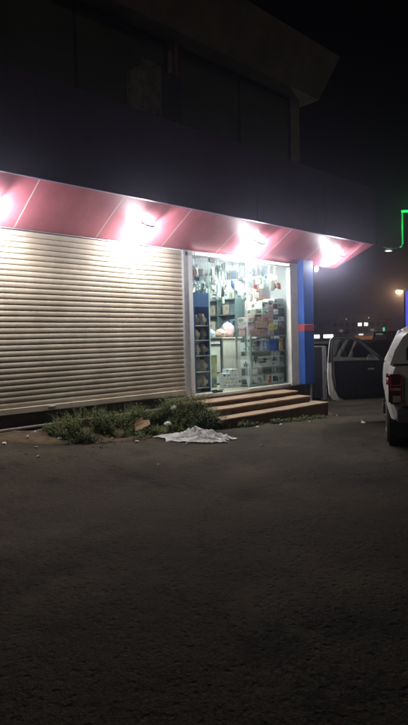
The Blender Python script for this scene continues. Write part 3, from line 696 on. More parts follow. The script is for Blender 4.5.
# ------------------------------------------------------------------ weeds, litter, plastic sheet
m = MB()
def blade(x, y, h, lean, an, wd):
    z = gnd(x, y); dx, dy = math.cos(an), math.sin(an); px, py = -dy*wd, dx*wd; L = []
    for t_ in (0, .4, .75):
        k = lean*t_*t_*h; s_ = 1-.45*t_
        L.append((m.bm.verts.new((x+dx*k-px*s_, y+dy*k-py*s_, z+h*t_*(1-.25*lean*t_))), m.bm.verts.new((x+dx*k+px*s_, y+dy*k+py*s_, z+h*t_*(1-.25*lean*t_)))))
    tip = m.bm.verts.new((x+dx*lean*h, y+dy*lean*h, z+h*(1-.3*lean)))
    for A, B in zip(L, L[1:]): m.bm.faces.new((A[0], A[1], B[1], B[0]))
    m.bm.faces.new((L[-1][0], L[-1][1], tip))
def sprig(x, y, h):
    z = gnd(x, y); a0 = rnd.random()*6.3; ln = rnd.uniform(.1, .6)
    n = int(9+h*45)
    for k in range(n):
        t_ = .15+.85*k/n; an = a0+k*2.4; lx = x+math.cos(a0)*ln*h*t_*t_; ly = y+math.sin(a0)*ln*h*t_*t_; lz = z+h*t_*(1-.2*ln*t_)
        s_ = rnd.uniform(.012, .032)*(1.15-.55*t_); dx, dy = math.cos(an), math.sin(an); up = rnd.uniform(-.5, .8)
        p0 = Vector((lx, ly, lz)); dr = Vector((dx, dy, up)).normalized(); sd = Vector((-dy, dx, rnd.uniform(-.3, .3)))
        vs = [m.bm.verts.new(q) for q in (p0, p0+dr*s_*.9+sd*s_*.42, p0+dr*s_*2, p0+dr*s_*.9-sd*s_*.42)]
        m.bm.faces.new(vs)
def dens(x, y):
    e = edge(x)
    if y < e-.04: return 0, 0
    c1 = 1.15*math.exp(-((x-6.2)/.6)**2-((y-7.0)/.5)**2)            # thick clump beside the steps
    c2 = math.exp(-((x-5.2)/.7)**2-((y-7.1)/.45)**2)*.9
    c3 = math.exp(-((x-4.3)/.5)**2-((y-7.1)/.4)**2)*.95
    c4 = .34*math.exp(-((y-6.36)/.14)**2)*(1 if 6.6 < x < 9.3 else 0)*(.5+.5*noise.noise((x*2.2, 1, 8)))*(1.3-.16*(x-6.5))
    c5 = .3*sm(x, 3.9, 4.4)*(1-sm(x, 6.6, 7.0))*sm(y, e, e+.25)
    n1 = max(0, .38+1.5*noise.noise((x*3.4, y*3.4, 3))) if x < 5.75 else .8+.4*noise.noise((x*2.6, y*2.6, 3))
    dd = max(0, max(c1, c2, c3, c4, c5)*n1)
    return dd, (.07+.42*max(c1, .72*c2, .95*c3))*(.9+.55*noise.noise((x*4.5, y*4.5, 11)))+.10*c4
cnt = 0
while cnt < 7600:
    x, y = rnd.uniform(3.7, 9.4), rnd.uniform(6.2, 7.5)
    if y > 6.46 and x > 6.6: continue
    dd, hh = dens(x, y)
    if rnd.random() > dd: continue
    cnt += 1
    if rnd.random() < .6: blade(x, y, hh*rnd.uniform(.35, 1.3)*(1.35 if rnd.random() < .12 else 1), rnd.uniform(.1, 1.1), rnd.random()*6.3, rnd.uniform(.002, .005))
    else: sprig(x, y, hh*rnd.uniform(.5, 1.2))
me_w = m.bm; bm_backup = None
me = bpy.data.meshes.new('weeds'); m.bm.to_mesh(me); m.bm.free(); me.materials.append(MT['weed'])
o = bpy.data.objects.new('weeds', me); col.objects.link(o); tag(o, 'green weeds and grass growing along the wall foot', 'weeds', kind='stuff')
m = MB()
for k in range(620):
    x, y = rnd.uniform(3.8, 7.0), rnd.uniform(6.6, 7.45)
    if x > 6.4 and y > 6.44: continue
    dd, hh = dens(x, y)
    if dd < .08: continue
    z = gnd(x, y); a = rnd.random()*6.3; h = hh*rnd.uniform(.7, 1.4)
    m.tube([(x, y, z), (x+.1*h*math.cos(a), y+.1*h*math.sin(a), z+.5*h), (x+.4*h*math.cos(a), y+.4*h*math.sin(a), z+h)], [.003, .0025, .001], 4)
tag(m.build('dry_grass', 'dry'), 'dry yellow stems among the green weeds', 'grass', kind='stuff')

def crumple(name, c, sx, sy, h, rz, m_, label, cat, seed, n=44, grp=None):
    m = MB(); V = []
    for j in range(n+1):
        rw = []
        for i in range(n+1):
            a, b_ = 2*i/n-1, 2*j/n-1
            q = Vector((a*math.sqrt(1-b_*b_/2), b_*math.sqrt(1-a*a/2), 0)); rr = q.length
            an = math.atan2(q.y, q.x); e = 1+.3*noise.noise((math.cos(an)*1.6, math.sin(an)*1.6, seed))+.3*noise.noise((math.cos(an)*4, math.sin(an)*4, seed))+.12*noise.noise((math.cos(an)*11, math.sin(an)*11, seed))
            q *= e
            wq = q+.35*noise.noise_vector((q.x*1.5, q.y*1.5, seed+20)); wq.z = 0
            f1 = max(0, 1-abs(noise.noise((wq.x*1.7, wq.y*1.7, seed+3)))*2.6); f2 = max(0, 1-abs(noise.noise((wq.x*3.6, wq.y*3.6, seed+9)))*3); lump = max(0, .5+noise.noise((q.x*1.3, q.y*1.3, seed+30)))
            hh = h*max(0, 1-rr**1.6)*(.25*lump+.75*f1*lump+.45*f2)+.010*f2+.004
            x = c[0]+(q.x*sx*math.cos(rz)-q.y*sy*math.sin(rz)); y = c[1]+(q.x*sx*math.sin(rz)+q.y*sy*math.cos(rz))
            rw.append(m.bm.verts.new((x, y, gnd(x, y)+.012+hh)))
        V.append(rw)
    for j in range(n):
        for i in range(n): m.bm.faces.new((V[j][i], V[j][i+1], V[j+1][i+1], V[j+1][i]))
    bmesh.ops.solidify(m.bm, geom=m.bm.faces[:], thickness=.003)
    return tag(m.build(name, m_, smooth=True), label, cat, grp)
crumple('plastic_sheet', (5.5, 6.02), .54, .33, .15, R(-42), 'sheet', 'large crumpled white plastic sheet lying on the road edge by the weeds', 'plastic sheet', 2.0, 84)
m = MB(); m.prism([(-.13, -.06), (-.02, -.075), (.12, -.05), (.14, .03), (.05, .07), (-.1, .05)], (0, 0, 0), (1, 0, .12), (0, 1, 0), (0, 0, 1), .008); m.prism([(-.1, .052), (.05, .072), (.04, .12), (-.06, .1)], (0, 0, .0), (1, 0, .12), (0, .8, .5), (0, -.4, .9), .007); o = m.build('cardboard_piece', 'cardb'); o.location = (5.05, 6.78, .27); o.rotation_euler = (R(42), R(-14), R(-20)); tag(o, 'torn brown cardboard piece lying among the weeds', 'cardboard')
bag(5.86, 6.95, .40, .13, .1, .08, (.7, .7, .68), 'small white plastic bag caught on top of the weed clump', 'litter bags in the weeds')
bag(5.5, 6.7, .2, .13, .1, .08, (.42, .5, .46), 'small greyish plastic bag in the weeds by the cardboard piece', 'litter bags in the weeds')
bag(6.42, 6.66, .22, .09, .06, .05, (.72, .72, .7), 'small white plastic scrap in the grass beside the steps', 'litter bags in the weeds')
scr = [(2.98, 7.02, .09), (3.28, 6.72, .05), (3.72, 6.9, .06), (4.6, 6.3, .06), (5.02, 6.12, .1), (5.1, 5.8, .05), (3.35, 7.1, .05), (8.35, 6.02, .05), (7.6, 6.1, .05), (7.1, 6.22, .07), (8.75, 5.15, .07), (8.95, 5.28, .05),
       (9.72, 6.32, .05), (3.05, 6.2, .04), (4.1, 5.2, .035), (5.9, 5.1, .03), (4.35, 6.55, .05), (3.55, 7.3, .06)]
for i, (x, y, s) in enumerate(scr):
    s *= .72; m = MB(); n = rnd.randint(5, 7); pl = [(s*rnd.uniform(.6, 1)*math.cos(k*2*math.pi/n), .55*s*rnd.uniform(.6, 1)*math.sin(k*2*math.pi/n)) for k in range(n)]
    top = [m.bm.verts.new((a*.9, b_*.9, .012+.014*rnd.random())) for a, b_ in pl]; bot = [m.bm.verts.new((a, b_, 0)) for a, b_ in pl]
    m.bm.faces.new(top); m.bm.faces.new(bot[::-1])
    for k in range(n): m.bm.faces.new((bot[k], bot[(k+1) % n], top[(k+1) % n], top[k]))
    o = m.build('litter_scrap', 'paper'); o.location = (x, y, gnd(x, y)+.004+(.03 if y > edge(x) else 0)); o.rotation_euler = (0, 0, rnd.random()*6)
    tag(o, 'small pale paper scrap lying on the ground along the road edge', 'litter', 'paper scraps on the ground')
for i, (x, y, s) in enumerate([(rnd.uniform(2.4, 10), rnd.uniform(5.9, 7.2), rnd.uniform(.008, .026)) for _ in range(34)]):
    if x > 6.4 and y > 6.4: continue
    m = MB(); bmesh.ops.create_icosphere(m.bm, subdivisions=1, radius=s)
    for v in m.bm.verts: v.co = Vector((v.co.x, v.co.y*.8, v.co.z*.6)) + s*.35*noise.noise_vector(v.co*40+Vector((i, 0, 0)))
    o = m.build('stone', 'plinth'); o.location = (x, y, gnd(x, y)+s*.2); tag(o, 'small grey stone lying on the ground near the soil strip', 'stone', 'stones along the wall')

# metal cabinet round the corner
t = thing('metal_cabinet', 'narrow dark metal cabinet with a grey riveted edge beside the steps', 'cabinet', (12.09, 8.26, gnd(12.09, 8.26)))
m = MB(); m.box((.0, .03, .05), (.12, .85, 1.40), .006); m.build('body', 'dark', t)
m = MB(); m.box((-.012, -.01, .02), (.135, .029, 1.42), .005); m.box((-.011, .03, 1.401), (.134, .87, 1.43), .004)
for z in (.35, .75, 1.15): m.box((.03, -.022, z), (.09, -.0101, z+.035), .003)
m.build('edge_frame', 'grey', t)
for y in (.06, .78): m = MB(); m.box((.02, y, -.05), (.1, y+.05, .049)); m.build('foot', 'grey', t)

# ------------------------------------------------------------------ pickup truck
HD = R(29.4); RA = Vector((7.767, 3.165, gz(7.767, 3.165)))
fx = RA + 3.0*Vector((math.cos(HD), math.sin(HD), 0))
truck = thing('pickup_truck', 'white pickup truck with a white bed canopy and its front left door open', 'pickup truck', RA, HD)
truck.rotation_euler = (0, math.atan2(RA.z-gz(fx.x, fx.y), 3.0), HD)
def wsec(x, w_, zb, zt, tuck=.06, crown=.02):
    L = [(w_-tuck-.1, zb), (w_-tuck, zb+.02), (w_-.02, zb+.16), (w_, zb+.3), (w_, zb+(zt-zb)*.66), (w_-.015, zt-.08), (w_-.04, zt-.015), (w_-.09, zt)]
    return [(x, y, z) for y, z in L]+[(x, -y, z) for y, z in L[::-1]]
m = MB()
m.loft([wsec(-1.13, .84, .52, 1.17), wsec(-1.08, .875, .47, 1.18), wsec(-.6, .90, .42, 1.18), wsec(0, .915, .42, 1.18), wsec(.7, .905, .40, 1.17), wsec(1.15, .90, .38, 1.15),
        wsec(2.0, .90, .38, 1.12), wsec(2.62, .90, .38, 1.10), wsec(3.1, .91, .42, 1.08), wsec(3.6, .89, .42, 1.02), wsec(3.95, .80, .42, .93), wsec(4.12, .66, .45, .82)])
body = m.build('body', 'truck', truck, smooth=True)
def boolean(o, cutters):
    for i, mb in enumerate(cutters):
        bmesh.ops.recalc_face_normals(mb.bm, faces=mb.bm.faces[:]); me = bpy.data.meshes.new('cut'); mb.bm.to_mesh(me); mb.bm.free()
        c = bpy.data.objects.new('cut', me); col.objects.link(c); c.matrix_world = o.matrix_world
        c.parent = o.parent
        md = o.modifiers.new('b', 'BOOLEAN'); md.operation = 'DIFFERENCE'; md.object = c; md.solver = 'EXACT'
        bpy.context.view_layer.update()
        ev = o.evaluated_get(bpy.context.evaluated_depsgraph_get()); nm_ = bpy.data.meshes.new_from_object(ev)
        o.modifiers.clear(); o.data = nm_; bpy.data.objects.remove(c)
    for f in o.data.polygons: f.use_smooth = True
    o.data.set_sharp_from_angle(angle=R(35))
cuts = []
for x in (0, 3.085):
    for s in (1, -1):
        c = MB(); c.lathe([(.43, .55*s if s > 0 else -1.2), (.43, 1.2 if s > 0 else -.55)], (x, 0, .36), 28, 'Y'); cuts.append(c)
c = MB(); c.box((1.52, .35, .47), (2.50, 1.1, 1.3)); cuts.append(c)
c = MB(); c.box((-1.02, -.76, .72), (1.05, .76, 1.4)); cuts.append(c)
boolean(body, cuts)
m = MB()
for x in (0, 3.085):
    for s in (1, -1):
        lo, hi = (.5, .86) if s > 0 else (-.86, -.5)
        pr = []
        m.ring([(.426*math.cos(R(a)), .426*math.sin(R(a))) for a in range(-20, 380, 20)], [(.41*math.cos(R(a)), .41*math.sin(R(a))) for a in range(-20, 380, 20)], (x, lo, .36), (1, 0, 0), (0, 0, 1), (0, 1, 0), hi-lo)
m.box((-1.0, -.5, .36), (3.9, .5, .50)); m.build('underbody', 'blackm', truck)
m = MB(); m.box((1.53, .36, .475), (2.49, .37, 1.11)); m.box((1.53, .371, .475), (2.49, .86, .485)); m.box((1.525, .372, .486), (1.535, .86, 1.1)); m.box((2.485, .372, .486), (2.495, .86, 1.1)); m.build('cabin_lining', 'dark', truck)
m = MB(); m.box((1.56, .38, .5), (2.05, .82, .78), .05, seg=2); m.box((1.54, .38, .78), (1.7, .82, 1.38), .05, seg=2); m.box((1.55, .5, 1.39), (1.65, .72, 1.56), .04, seg=2); m.build('seat', 'trim', truck)
# cab above the belt line: pillars and roof, dark glass
m = MB()
def csec(z, xr, xf, y): return [(xr, y, z), (xf, y, z), (xf+.0, -y, z), (xr, -y, z)]
m.loft([csec(1.60, 1.30, 2.25, .61), csec(1.66, 1.34, 2.18, .58), csec(1.70, 1.42, 2.08, .50)])
for s in (1, -1):
    m.tube([(1.14, .84*s, 1.12), (1.32, .61*s, 1.62)], .045, 8); m.tube([(1.52, .85*s, 1.12), (1.56, .62*s, 1.62)], .04, 8); m.tube([(2.95, .80*s, 1.08), (2.2, .60*s, 1.62)], .04, 8)
m.build('cab_roof', 'truck', truck, smooth=True)
m = MB(); m.quad((2.93, .78, 1.09), (2.93, -.78, 1.09), (2.22, -.58, 1.61), (2.22, .58, 1.61)); m.build('windshield', 'glassd', truck)
m = MB(); m.quad((1.2, -.84, 1.12), (2.85, -.82, 1.10), (2.18, -.61, 1.6), (1.33, -.61, 1.6)); m.quad((1.19, .84, 1.12), (1.49, .85, 1.12), (1.53, .62, 1.6), (1.35, .615, 1.6)); m.quad((1.13, .78, 1.14), (1.13, -.78, 1.14), (1.29, -.58, 1.6), (1.29, .58, 1.6)); build_each(m, 'side_window', 'glassd', truck)
# bed canopy with rear hatch glass
cb = [(.86, 1.185), (.80, 1.36), (.70, 1.53), (.61, 1.605), (.45, 1.635)]
m = MB(); secs = []
for x, k, dz in ((-1.10, 1, 0), (1.08, 1, .02)):
    L = [(y, z+dz*(z-1.18)*2) for y, z in cb]; secs.append([(x+(z-1.185)*(.30 if x < 0 else 0), y, z) for y, z in L]+[(x+(z-1.185)*(.30 if x < 0 else 0), -y, z) for y, z in L[::-1]])
m.loft(secs, cap=False); m.bm.faces.ensure_lookup_table()
bmesh.ops.delete(m.bm, geom=[f for f in m.bm.faces if f.calc_center_median().z < 1.186+1e-3], context='FACES')
bmesh.ops.solidify(m.bm, geom=m.bm.faces[:], thickness=.03)
cano = m.build('bed_canopy', 'truck', truck, smooth=True)
out = [(y, z) for y, z in cb]+[(-y, z) for y, z in cb[::-1]]
inn = [(.70, 1.27), (.66, 1.37), (.60, 1.48), (.53, 1.545), (.40, 1.565)]; inn = inn+[(-y, z) for y, z in inn[::-1]]
inn[0] = (.66, 1.245); inn[-1] = (-.66, 1.245)
rx = Vector((.30, 0, 1)).normalized(); o0 = Vector((-1.105, 0, 1.185)); sc = 1/rx.z
ax, ay, az = (0, 1, 0), tuple(rx), Vector((1, 0, -.30)).normalized()
LO = [(y, (z-1.185)*sc) for y, z in out]; LI = [(y, (z-1.185)*sc) for y, z in inn]
m = MB(); m.ring(LO, LI, o0, ax, ay, az, .035); hf = m.build('hatch_frame', 'truck', cano)
m = MB(); m.ring([(y*1.015, z if i not in (0, 9) else z-.006) for i, (y, z) in enumerate(LI)], [(y*.94, z*.97+.008) for y, z in LI], o0-az*.004, ax, ay, az, .02); m.build('seal', 'blackm', cano)
m = MB(); m.prism([(y*.97, z) for y, z in LI], o0+az*.012, ax, ay, az, .004); m.build('hatch_glass', 'glassd', cano)
m = MB(); m.box((-1.135, -.82, 1.172), (-1.10, .82, 1.197), .004); m.build('rubber_strip', 'blackm', cano)
for s in (1, -1):
    m = MB(); m.prism([(-.78, 1.26), (.95, 1.26), (.95, 1.50), (-.62, 1.50)], (0, .832*s-(.0), .0), (1, 0, 0), (0, -.18*s*.0, 1), (0, s, 0), .004)
    for v in m.bm.verts: v.co.y -= s*max(0, (v.co.z-1.26))*.58
    m.build('side_window', 'glassd', cano)
m = MB(); m.box((-.9, -.62, 1.22), (-.2, .5, 1.42), .03); m.build('load', 'grey', truck)
# tailgate, lamps, bumper
m = MB(); m.box((-1.165, -.70, .66), (-1.12, .70, 1.165), .012, seg=2); m.box((-1.172, -.6, .78), (-1.166, .6, 1.0), .003); tg = m.build('tailgate', 'truck', truck)
m = MB(); m.box((-1.18, -.12, 1.02), (-1.166, .12, 1.08), .006); m.build('handle', 'blackm', tg)
m = MB()
m.lathe([(.001, -1.172), (.042, -1.172), (.042, -1.166), (.001, -1.166)], (0, .585, 1.10), 18, 'X'); m.build('badge', 'chrome', tg)
for s in (1, -1):
    m = MB(); c0 = (.725, .885) if s > 0 else (-.885, -.725)
    m.box((-1.175, c0[0], .70), (-1.06, c0[1], 1.07), .018, seg=2); tl_ = m.build('tail_light', 'redlens', truck, smooth=True)
    m = MB(); m.box((-1.182, c0[0]+.02, .865), (-1.1755, c0[1]-.03, .90), .003); m.box((-1.181, c0[0]+.02, .72), (-1.1755, c0[1]-.05, .80), .003); build_each(m, 'reverse_lens', 'clens', tl_)
    m = MB(); m.box((-1.19, c0[0]+.01, .925), (-1.1756, c0[1]-.02, .94), .002); m.box((-1.185, c0[0]+.012, .71), (-1.1756, c0[0]+.02, 1.05)); m.box((-1.186, c0[1]-.03, .87), (-1.1757, c0[1]-.018, 1.04), .002); m.build('lens_ridge', mat('lens_ridge', (.6, .05, .04), .15, var=.2), tl_)
m = MB(); pr = [(-1.1, .47), (-1.30, .49), (-1.315, .55), (-1.31, .65), (-1.27, .68), (-1.1, .68)]
m.prism(pr, (0, -.79, 0), (1, 0, 0), (0, 0, 1), (0, 1, 0), 1.58); bmesh.ops.bevel(m.bm, geom=[e for e in m.bm.edges], offset=.015, segments=2, affect='EDGES')
bp_ = m.build('rear_bumper', mat('bumper_steel', (.32, .32, .32), .35, .85, var=.15, vs=6), truck)
m = MB(); m.box((-1.30, -.74, .678), (-1.18, .74, .69), .003); m.build('bumper_step', 'blackm', bp_)
m = MB(); m.box((-1.332, -.26, .52), (-1.316, .26, .635), .003); m.build('number_plate', 'paper', bp_)
for s in (1, -1):
    m = MB(); m.box((3.9, .5*s-.18, .72), (4.02, .5*s+.18, .88), .03, seg=2); m.build('headlight', 'clens', truck)
m = MB(); m.box((4.0, -.62, .45), (4.16, .62, .62), .03, seg=2); m.build('front_bumper', 'blackm', truck)
# red and grey sticker on the rear flank
m = MB()
for x0, x1, z0, z1 in ((-.98, -.86, 1.015, 1.06), (-1.0, -.72, .97, .982), (-.92, -.85, .92, .955), (-.84, -.78, 1.015, 1.06)): m.box((x0, .876, z0), (x1, .906, z1))
m.build('sticker', mat('sticker_red', (.35, .06, .06), .4, var=.1), truck)
for x in (0, 3.085):
    for s in (1, -1):
        m = MB(); m.lathe([(.24, -.12), (.345, -.115), (.372, -.08), (.38, 0), (.372, .08), (.345, .115), (.24, .12)], (0, 0, 0), 36, 'Y')
        for k in range(36):
            a = k*math.pi/18; m.box((-.02, -.1, .372), (.02, .1, .386), rot=None) if False else None
        ty = m.build('wheel', 'tyre', truck, smooth=True); ty.location = (x, s*.775, .375)
        m = MB(); m.lathe([(.243, -.1*s), (.25, .105*s), (.235, .112*s), (.22, .06*s), (.05, .05*s), (.04, .09*s), (.005, .092*s)], (0, 0, 0), 28, 'Y')
        for k in range(6):
            a = k*math.pi/3; m.box((-.03, .05*s-.02, .04), (.03, .1*s if s > 0 else -.04, .225) if s > 0 else (.03, -.03, .225), .008) if False else m.tube([(.04*math.cos(a), .085*s, .04*math.sin(a)), (.23*math.cos(a), .1*s, .23*math.sin(a))], [.02, .032], 6)
        m.build('rim', 'rim', ty, smooth=True)
    for s in (1, -1):
        if x == 0: m = MB(); m.box((-.47, .68*s-.12, .16), (-.455, .68*s+.12, .44)); m.build('mud_flap', 'blackm', truck)
# open front door: modelled flat along its own axes, hung on the hinge
OA = R(68); hp = Vector((2.50, .872, 0))
dv = Vector((-math.cos(OA), math.sin(OA), 0)); nv = Vector((-math.sin(OA), -math.cos(OA), 0))      # along the door; towards its inner face
DO = [(.0, .38), (.80, .36), (.97, .40), (1.07, .54), (1.09, .80), (1.085, 1.06), (1.06, 1.35), (1.035, 1.50), (.99, 1.56), (.90, 1.572), (.62, 1.555), (.48, 1.51), (.30, 1.36), (.12, 1.20), (.0, 1.09)]
def inset(P_, q):
    n = len(P_); o = []
    for i in range(n):
        a, b_, c = Vector(P_[i-1]), Vector(P_[i]), Vector(P_[(i+1) % n])
        n1 = Vector((-(b_-a).y, (b_-a).x)).normalized(); n2 = Vector((-(c-b_).y, (c-b_).x)).normalized(); k = (n1+n2); k /= max(.3, k.dot(n1))
        o.append(tuple(b_+k*q))
    return o
uz = (0, 0, 1)
lower = [p for p in DO if p[1] < 1.07]+[(1.06, 1.075), (0, 1.075)]
lower = [(.0, .38), (.86, .36), (1.0, .385), (1.072, .48), (1.095, .80), (1.085, 1.075), (.0, 1.075)]
m = MB(); m.prism(lower, hp, dv, uz, nv, .045)
IN = inset(DO, .055)
win = [(1.0, 1.082), (.995, 1.35), (.975, 1.47), (.93, 1.515), (.62, 1.50), (.50, 1.455), (.33, 1.31), (.15, 1.155), (.10, 1.082)]
fo = [(1.085, 1.076), (1.06, 1.35), (1.035, 1.50), (.96, 1.57), (.62, 1.555), (.48, 1.51), (.30, 1.36), (.10, 1.20), (.0, 1.076)]
m.ring(fo, win, hp, dv, uz, nv, .03)
door = m.build('front_door', 'truck', truck)
m = MB(); m.prism([(.012, .392), (.80, .372), (.93, .40), (1.02, .54), (1.05, .80), (1.055, 1.06), (.012, 1.062)], hp+nv*.0455, dv, uz, nv, .03); m.build('door_shell', 'truck', door)
tr = [(.012, .40), (.80, .385), (.885, .43), (.945, .58), (.975, .82), (.985, 1.06), (.985, 1.10), (.03, 1.10), (.012, 1.04)]
m = MB(); m.prism(tr, hp+nv*.076, dv, uz, nv, .035); bmesh.ops.bevel(m.bm, geom=m.bm.edges[:], offset=.008, segments=2, affect='EDGES'); dt = m.build('door_trim', 'trim', door)
m = MB(); m.prism([(.16, .76), (.72, .72), (.74, .80), (.20, .84)], hp+nv*.112, dv, uz, nv, .05); bmesh.ops.bevel(m.bm, geom=m.bm.edges[:], offset=.015, segments=2, affect='EDGES'); m.build('armrest', 'trim', dt)
m = MB(); m.box((-.06, 0, 0), (.06, .01, .03), .003); o = m.build('inner_handle', 'grey', dt); o.matrix_local = Matrix.Translation(hp+dv*.3+nv*.118+Vector((0, 0, .93))) @ Matrix.Rotation(math.atan2(dv.y, dv.x), 4, 'Z')
m = MB(); m.prism([(.08, .45), (.6, .44), (.6, .60), (.08, .62)], hp+nv*.112, dv, uz, nv, .03); bmesh.ops.bevel(m.bm, geom=m.bm.edges[:], offset=.01, segments=2, affect='EDGES'); m.build('door_pocket', 'trim', dt)
sealp = [(.78, .385), (.90, .44), (.975, .59), (1.015, .81), (1.022, 1.07), (1.022, 1.35), (1.0, 1.49), (.95, 1.535), (.62, 1.53), (.49, 1.485), (.31, 1.335), (.12, 1.18)]
m = MB(); m.tube([hp+nv*.082+dv*a+Vector((0, 0, b_)) for a, b_ in sealp[:6]], .016, 8); m.build('weather_strip', 'blackm', door)
m = MB(); m.tube([hp+nv*.038+dv*a+Vector((0, 0, b_)) for a, b_ in sealp[4:]], .013, 8); m.build('frame_strip', 'steel_dim', door)
m = MB(); m.ring([(a*1.0, b_) for a, b_ in fo], win, hp+nv*.0305, dv, uz, nv, .006); m.build('window_frame', 'blackm', door)
m = MB(); m.prism(win, hp+nv*.012, dv, uz, nv, .004); m.build('window', 'glassd', door)
m = MB(); q = hp+dv*.16-nv*.13+Vector((0, 0, 1.12)); m.box((-.11, -.05, -.08), (.11, .05, .09), .03, seg=2); m.xf(Matrix.Translation(q) @ Matrix.Rotation(math.atan2(dv.y, dv.x), 4, 'Z')); m.tube([hp+dv*.06+Vector((0, 0, 1.08)), q], .02); mi = m.build('mirror', 'truck', door)
m = MB(); m.box((-.09, .051, -.06), (.09, .056, .07)); m.xf(Matrix.Translation(q) @ Matrix.Rotation(math.atan2(dv.y, dv.x)+math.pi, 4, 'Z')); m.build('mirror_glass', 'chrome', mi)
m = MB(); m.box((-.07, -.02, -.015), (.07, .0, .015), .005); m.xf(Matrix.Translation(hp+dv*.92-nv*.002+Vector((0, 0, .98))) @ Matrix.Rotation(math.atan2(dv.y, dv.x), 4, 'Z')); m.build('handle', 'chrome', door)

# ------------------------------------------------------------------ parked cars beyond
def car(label, loc, rz, m_, Ln=4.3, Hh=1.45, grp='cars parked beyond the pickup', suv=0):
    t = thing('parked_car', label, 'car', loc, rz, grp)
    m = MB(); b = .62 if not suv else .7
    m.loft([wsec(-Ln/2, .72, .42, b+.12, .05), wsec(-Ln/2+.12, .80, .30, b+.26), wsec(-Ln/4, .86, .25, b+.30), wsec(.1, .86, .25, b+.28), wsec(Ln/4, .86, .25, b+.22), wsec(Ln/2-.2, .80, .28, b+.06), wsec(Ln/2, .68, .36, b-.08)])
    bd = m.build('body', m_, t, smooth=True)
    m = MB(); zb = b+.22; m.loft([csec(zb, -Ln/2+.35, Ln/4+.05, .78), csec(Hh-.06, -Ln/2+.95 if not suv else -Ln/2+.5, .28, .62)]); m.build('window', 'glassd', t)
    m = MB(); m.loft([csec(Hh-.065, -Ln/2+.92 if not suv else -Ln/2+.45, .32, .635), csec(Hh, -Ln/2+1.05 if not suv else -Ln/2+.6, .18, .55)])
    for s in (1, -1): m.tube([(Ln/4+.06, .77*s, zb), (.3, .62*s, Hh-.04)], .035, 6); m.tube([(-.25, .8*s, zb), (-.3, .63*s, Hh-.04)], .03, 6); m.tube([(-Ln/2+.34, .77*s, zb), (-Ln/2+.95 if not suv else -Ln/2+.5, .62*s, Hh-.04)], .045, 6)
    m.build('roof', m_, t)
    for x in (-Ln*.3, Ln*.31):
        for s in (1, -1):
            m = MB(); m.lathe([(.2, -.1), (.3, -.1), (.32, -.05), (.32, .05), (.3, .1), (.2, .1)], (0, 0, 0), 24, 'Y'); q = m.build('wheel', 'tyre', t, smooth=True); q.location = (x, s*.78, .32)
            m = MB(); m.lathe([(.2, .0), (.2, .102*s), (.02, .09*s)], (0, 0, 0), 18, 'Y'); m.build('rim', 'rim', q)
    for s in (1, -1):
        m = MB(); m.box((Ln/2-.16, .55*s-.16, b-.06), (Ln/2+.0, .55*s+.16, b+.06), .03, seg=2); m.build('headlight', 'clens', t)
        m = MB(); m.box((-Ln/2-.01, .58*s-.14, b), (-Ln/2+.1, .58*s+.14, b+.14), .03, seg=2); m.build('tail_light', 'redlens', t)
    m = MB(); m.box((Ln/2-.06, -.4, b-.2), (Ln/2+.02, .4, b-.08), .02); m.build('grille', 'blackm', t)
    m = MB(); m.box((Ln/2-.01, -.25, .34), (Ln/2+.03, .25, .45), .003); m.build('number_plate', 'paper', t)
    return t
car('silver parked car seen between the dark metal cabinet and the open truck door', (14.3, 9.9, 0), R(205), 'carw', 4.2, 1.42)
car('dark parked car behind the open truck door', (16.6, 9.3, 0), R(215), 'card', 4.4, 1.42)
car('dark parked car standing farther off behind the white truck', (22.5, 11.2, 0), R(230), 'card', 4.6, 1.75, suv=1)

# ------------------------------------------------------------------ stall, far building, street lamp, signs
VR = R(-42)                                  # things across the road face the camera
t = thing('roadside_stall', 'far roadside stall with two lit white panels above a teal counter', 'stall', (32.4, 21.6, 0), VR)
m = MB(); m.box((-1.3, .1, 0), (1.3, 1.6, .95), .01); m.box((-1.45, .3, 1.8), (1.45, 1.9, 1.9), .01)
for x in (-1.25, 1.2): m.box((x, .35, .951), (x+.06, .41, 1.8)); m.box((x, 1.5, .951), (x+.06, 1.56, 1.8))
m.build('frame', 'bgd', t)
m = MB(); m.box((-1.35, -.1, 1.0), (1.35, .34, 1.25), .02); m.build('counter', 'teal', t)
for x0, x1 in ((-1.05, -.62), (-.35, .32)): m = MB(); m.box((x0, .2, 1.48), (x1, .28, 1.74), .01); m.build('lit_panel', 'litpanel', t)
t = thing('distant_building', 'distant concrete building with a few lit windows and dark floor bands', 'building', (90.5, 53.5, 0), VR)
m = MB(); m.box((-5.6, 0, 0), (5.2, 9, 4.6)); m.box((-4.2, .5, 4.61), (3.4, 8, 5.6)); m.build('wall', 'bgw', t)
for z in (2.1, 3.1, 4.45): m = MB(); m.box((-5.8, -.9, z), (5.4, -.001, z+.16)); m.build('balcony', mat('balcony_slab', (.3, .28, .25), .9, var=.15), t)
k = 0
for z, h in ((2.4, .55), (3.4, .7)):
    for i in range(9):
        x = -5.2+1.15*i; lit = (z > 3 and i in (4, 5)); mid = (z < 3 and i in (1, 6))
        m = MB(); m.ring([(x, z), (x+.8, z), (x+.8, z+h), (x, z+h)], [(x+.05, z+.05), (x+.75, z+.05), (x+.75, z+h-.05), (x+.05, z+h-.05)], (0, -.03, 0), (1, 0, 0), (0, 0, 1), (0, 1, 0), .029); wf = m.build('window', 'bgd', t)
        m = MB(); m.box((x+.051, -.012, z+.051), (x+.749, -.001, z+h-.051)); m.build('pane', 'litw' if lit else 'litd' if mid else 'wglass', wf)
for x0, x1 in ((-.7, .1), (2.2, 3.7)): m = MB(); m.box((x0, -1.05, 1.75), (x1, -.95, 2.0)); m.build('shop_light', 'litpanel', t)
m = MB(); m.box((3.75, -1.06, 2.3), (4.05, -.96, 3.05)); m.build('green_sign', emis('green_sign', (.2, 1, .5), 1.1), t)
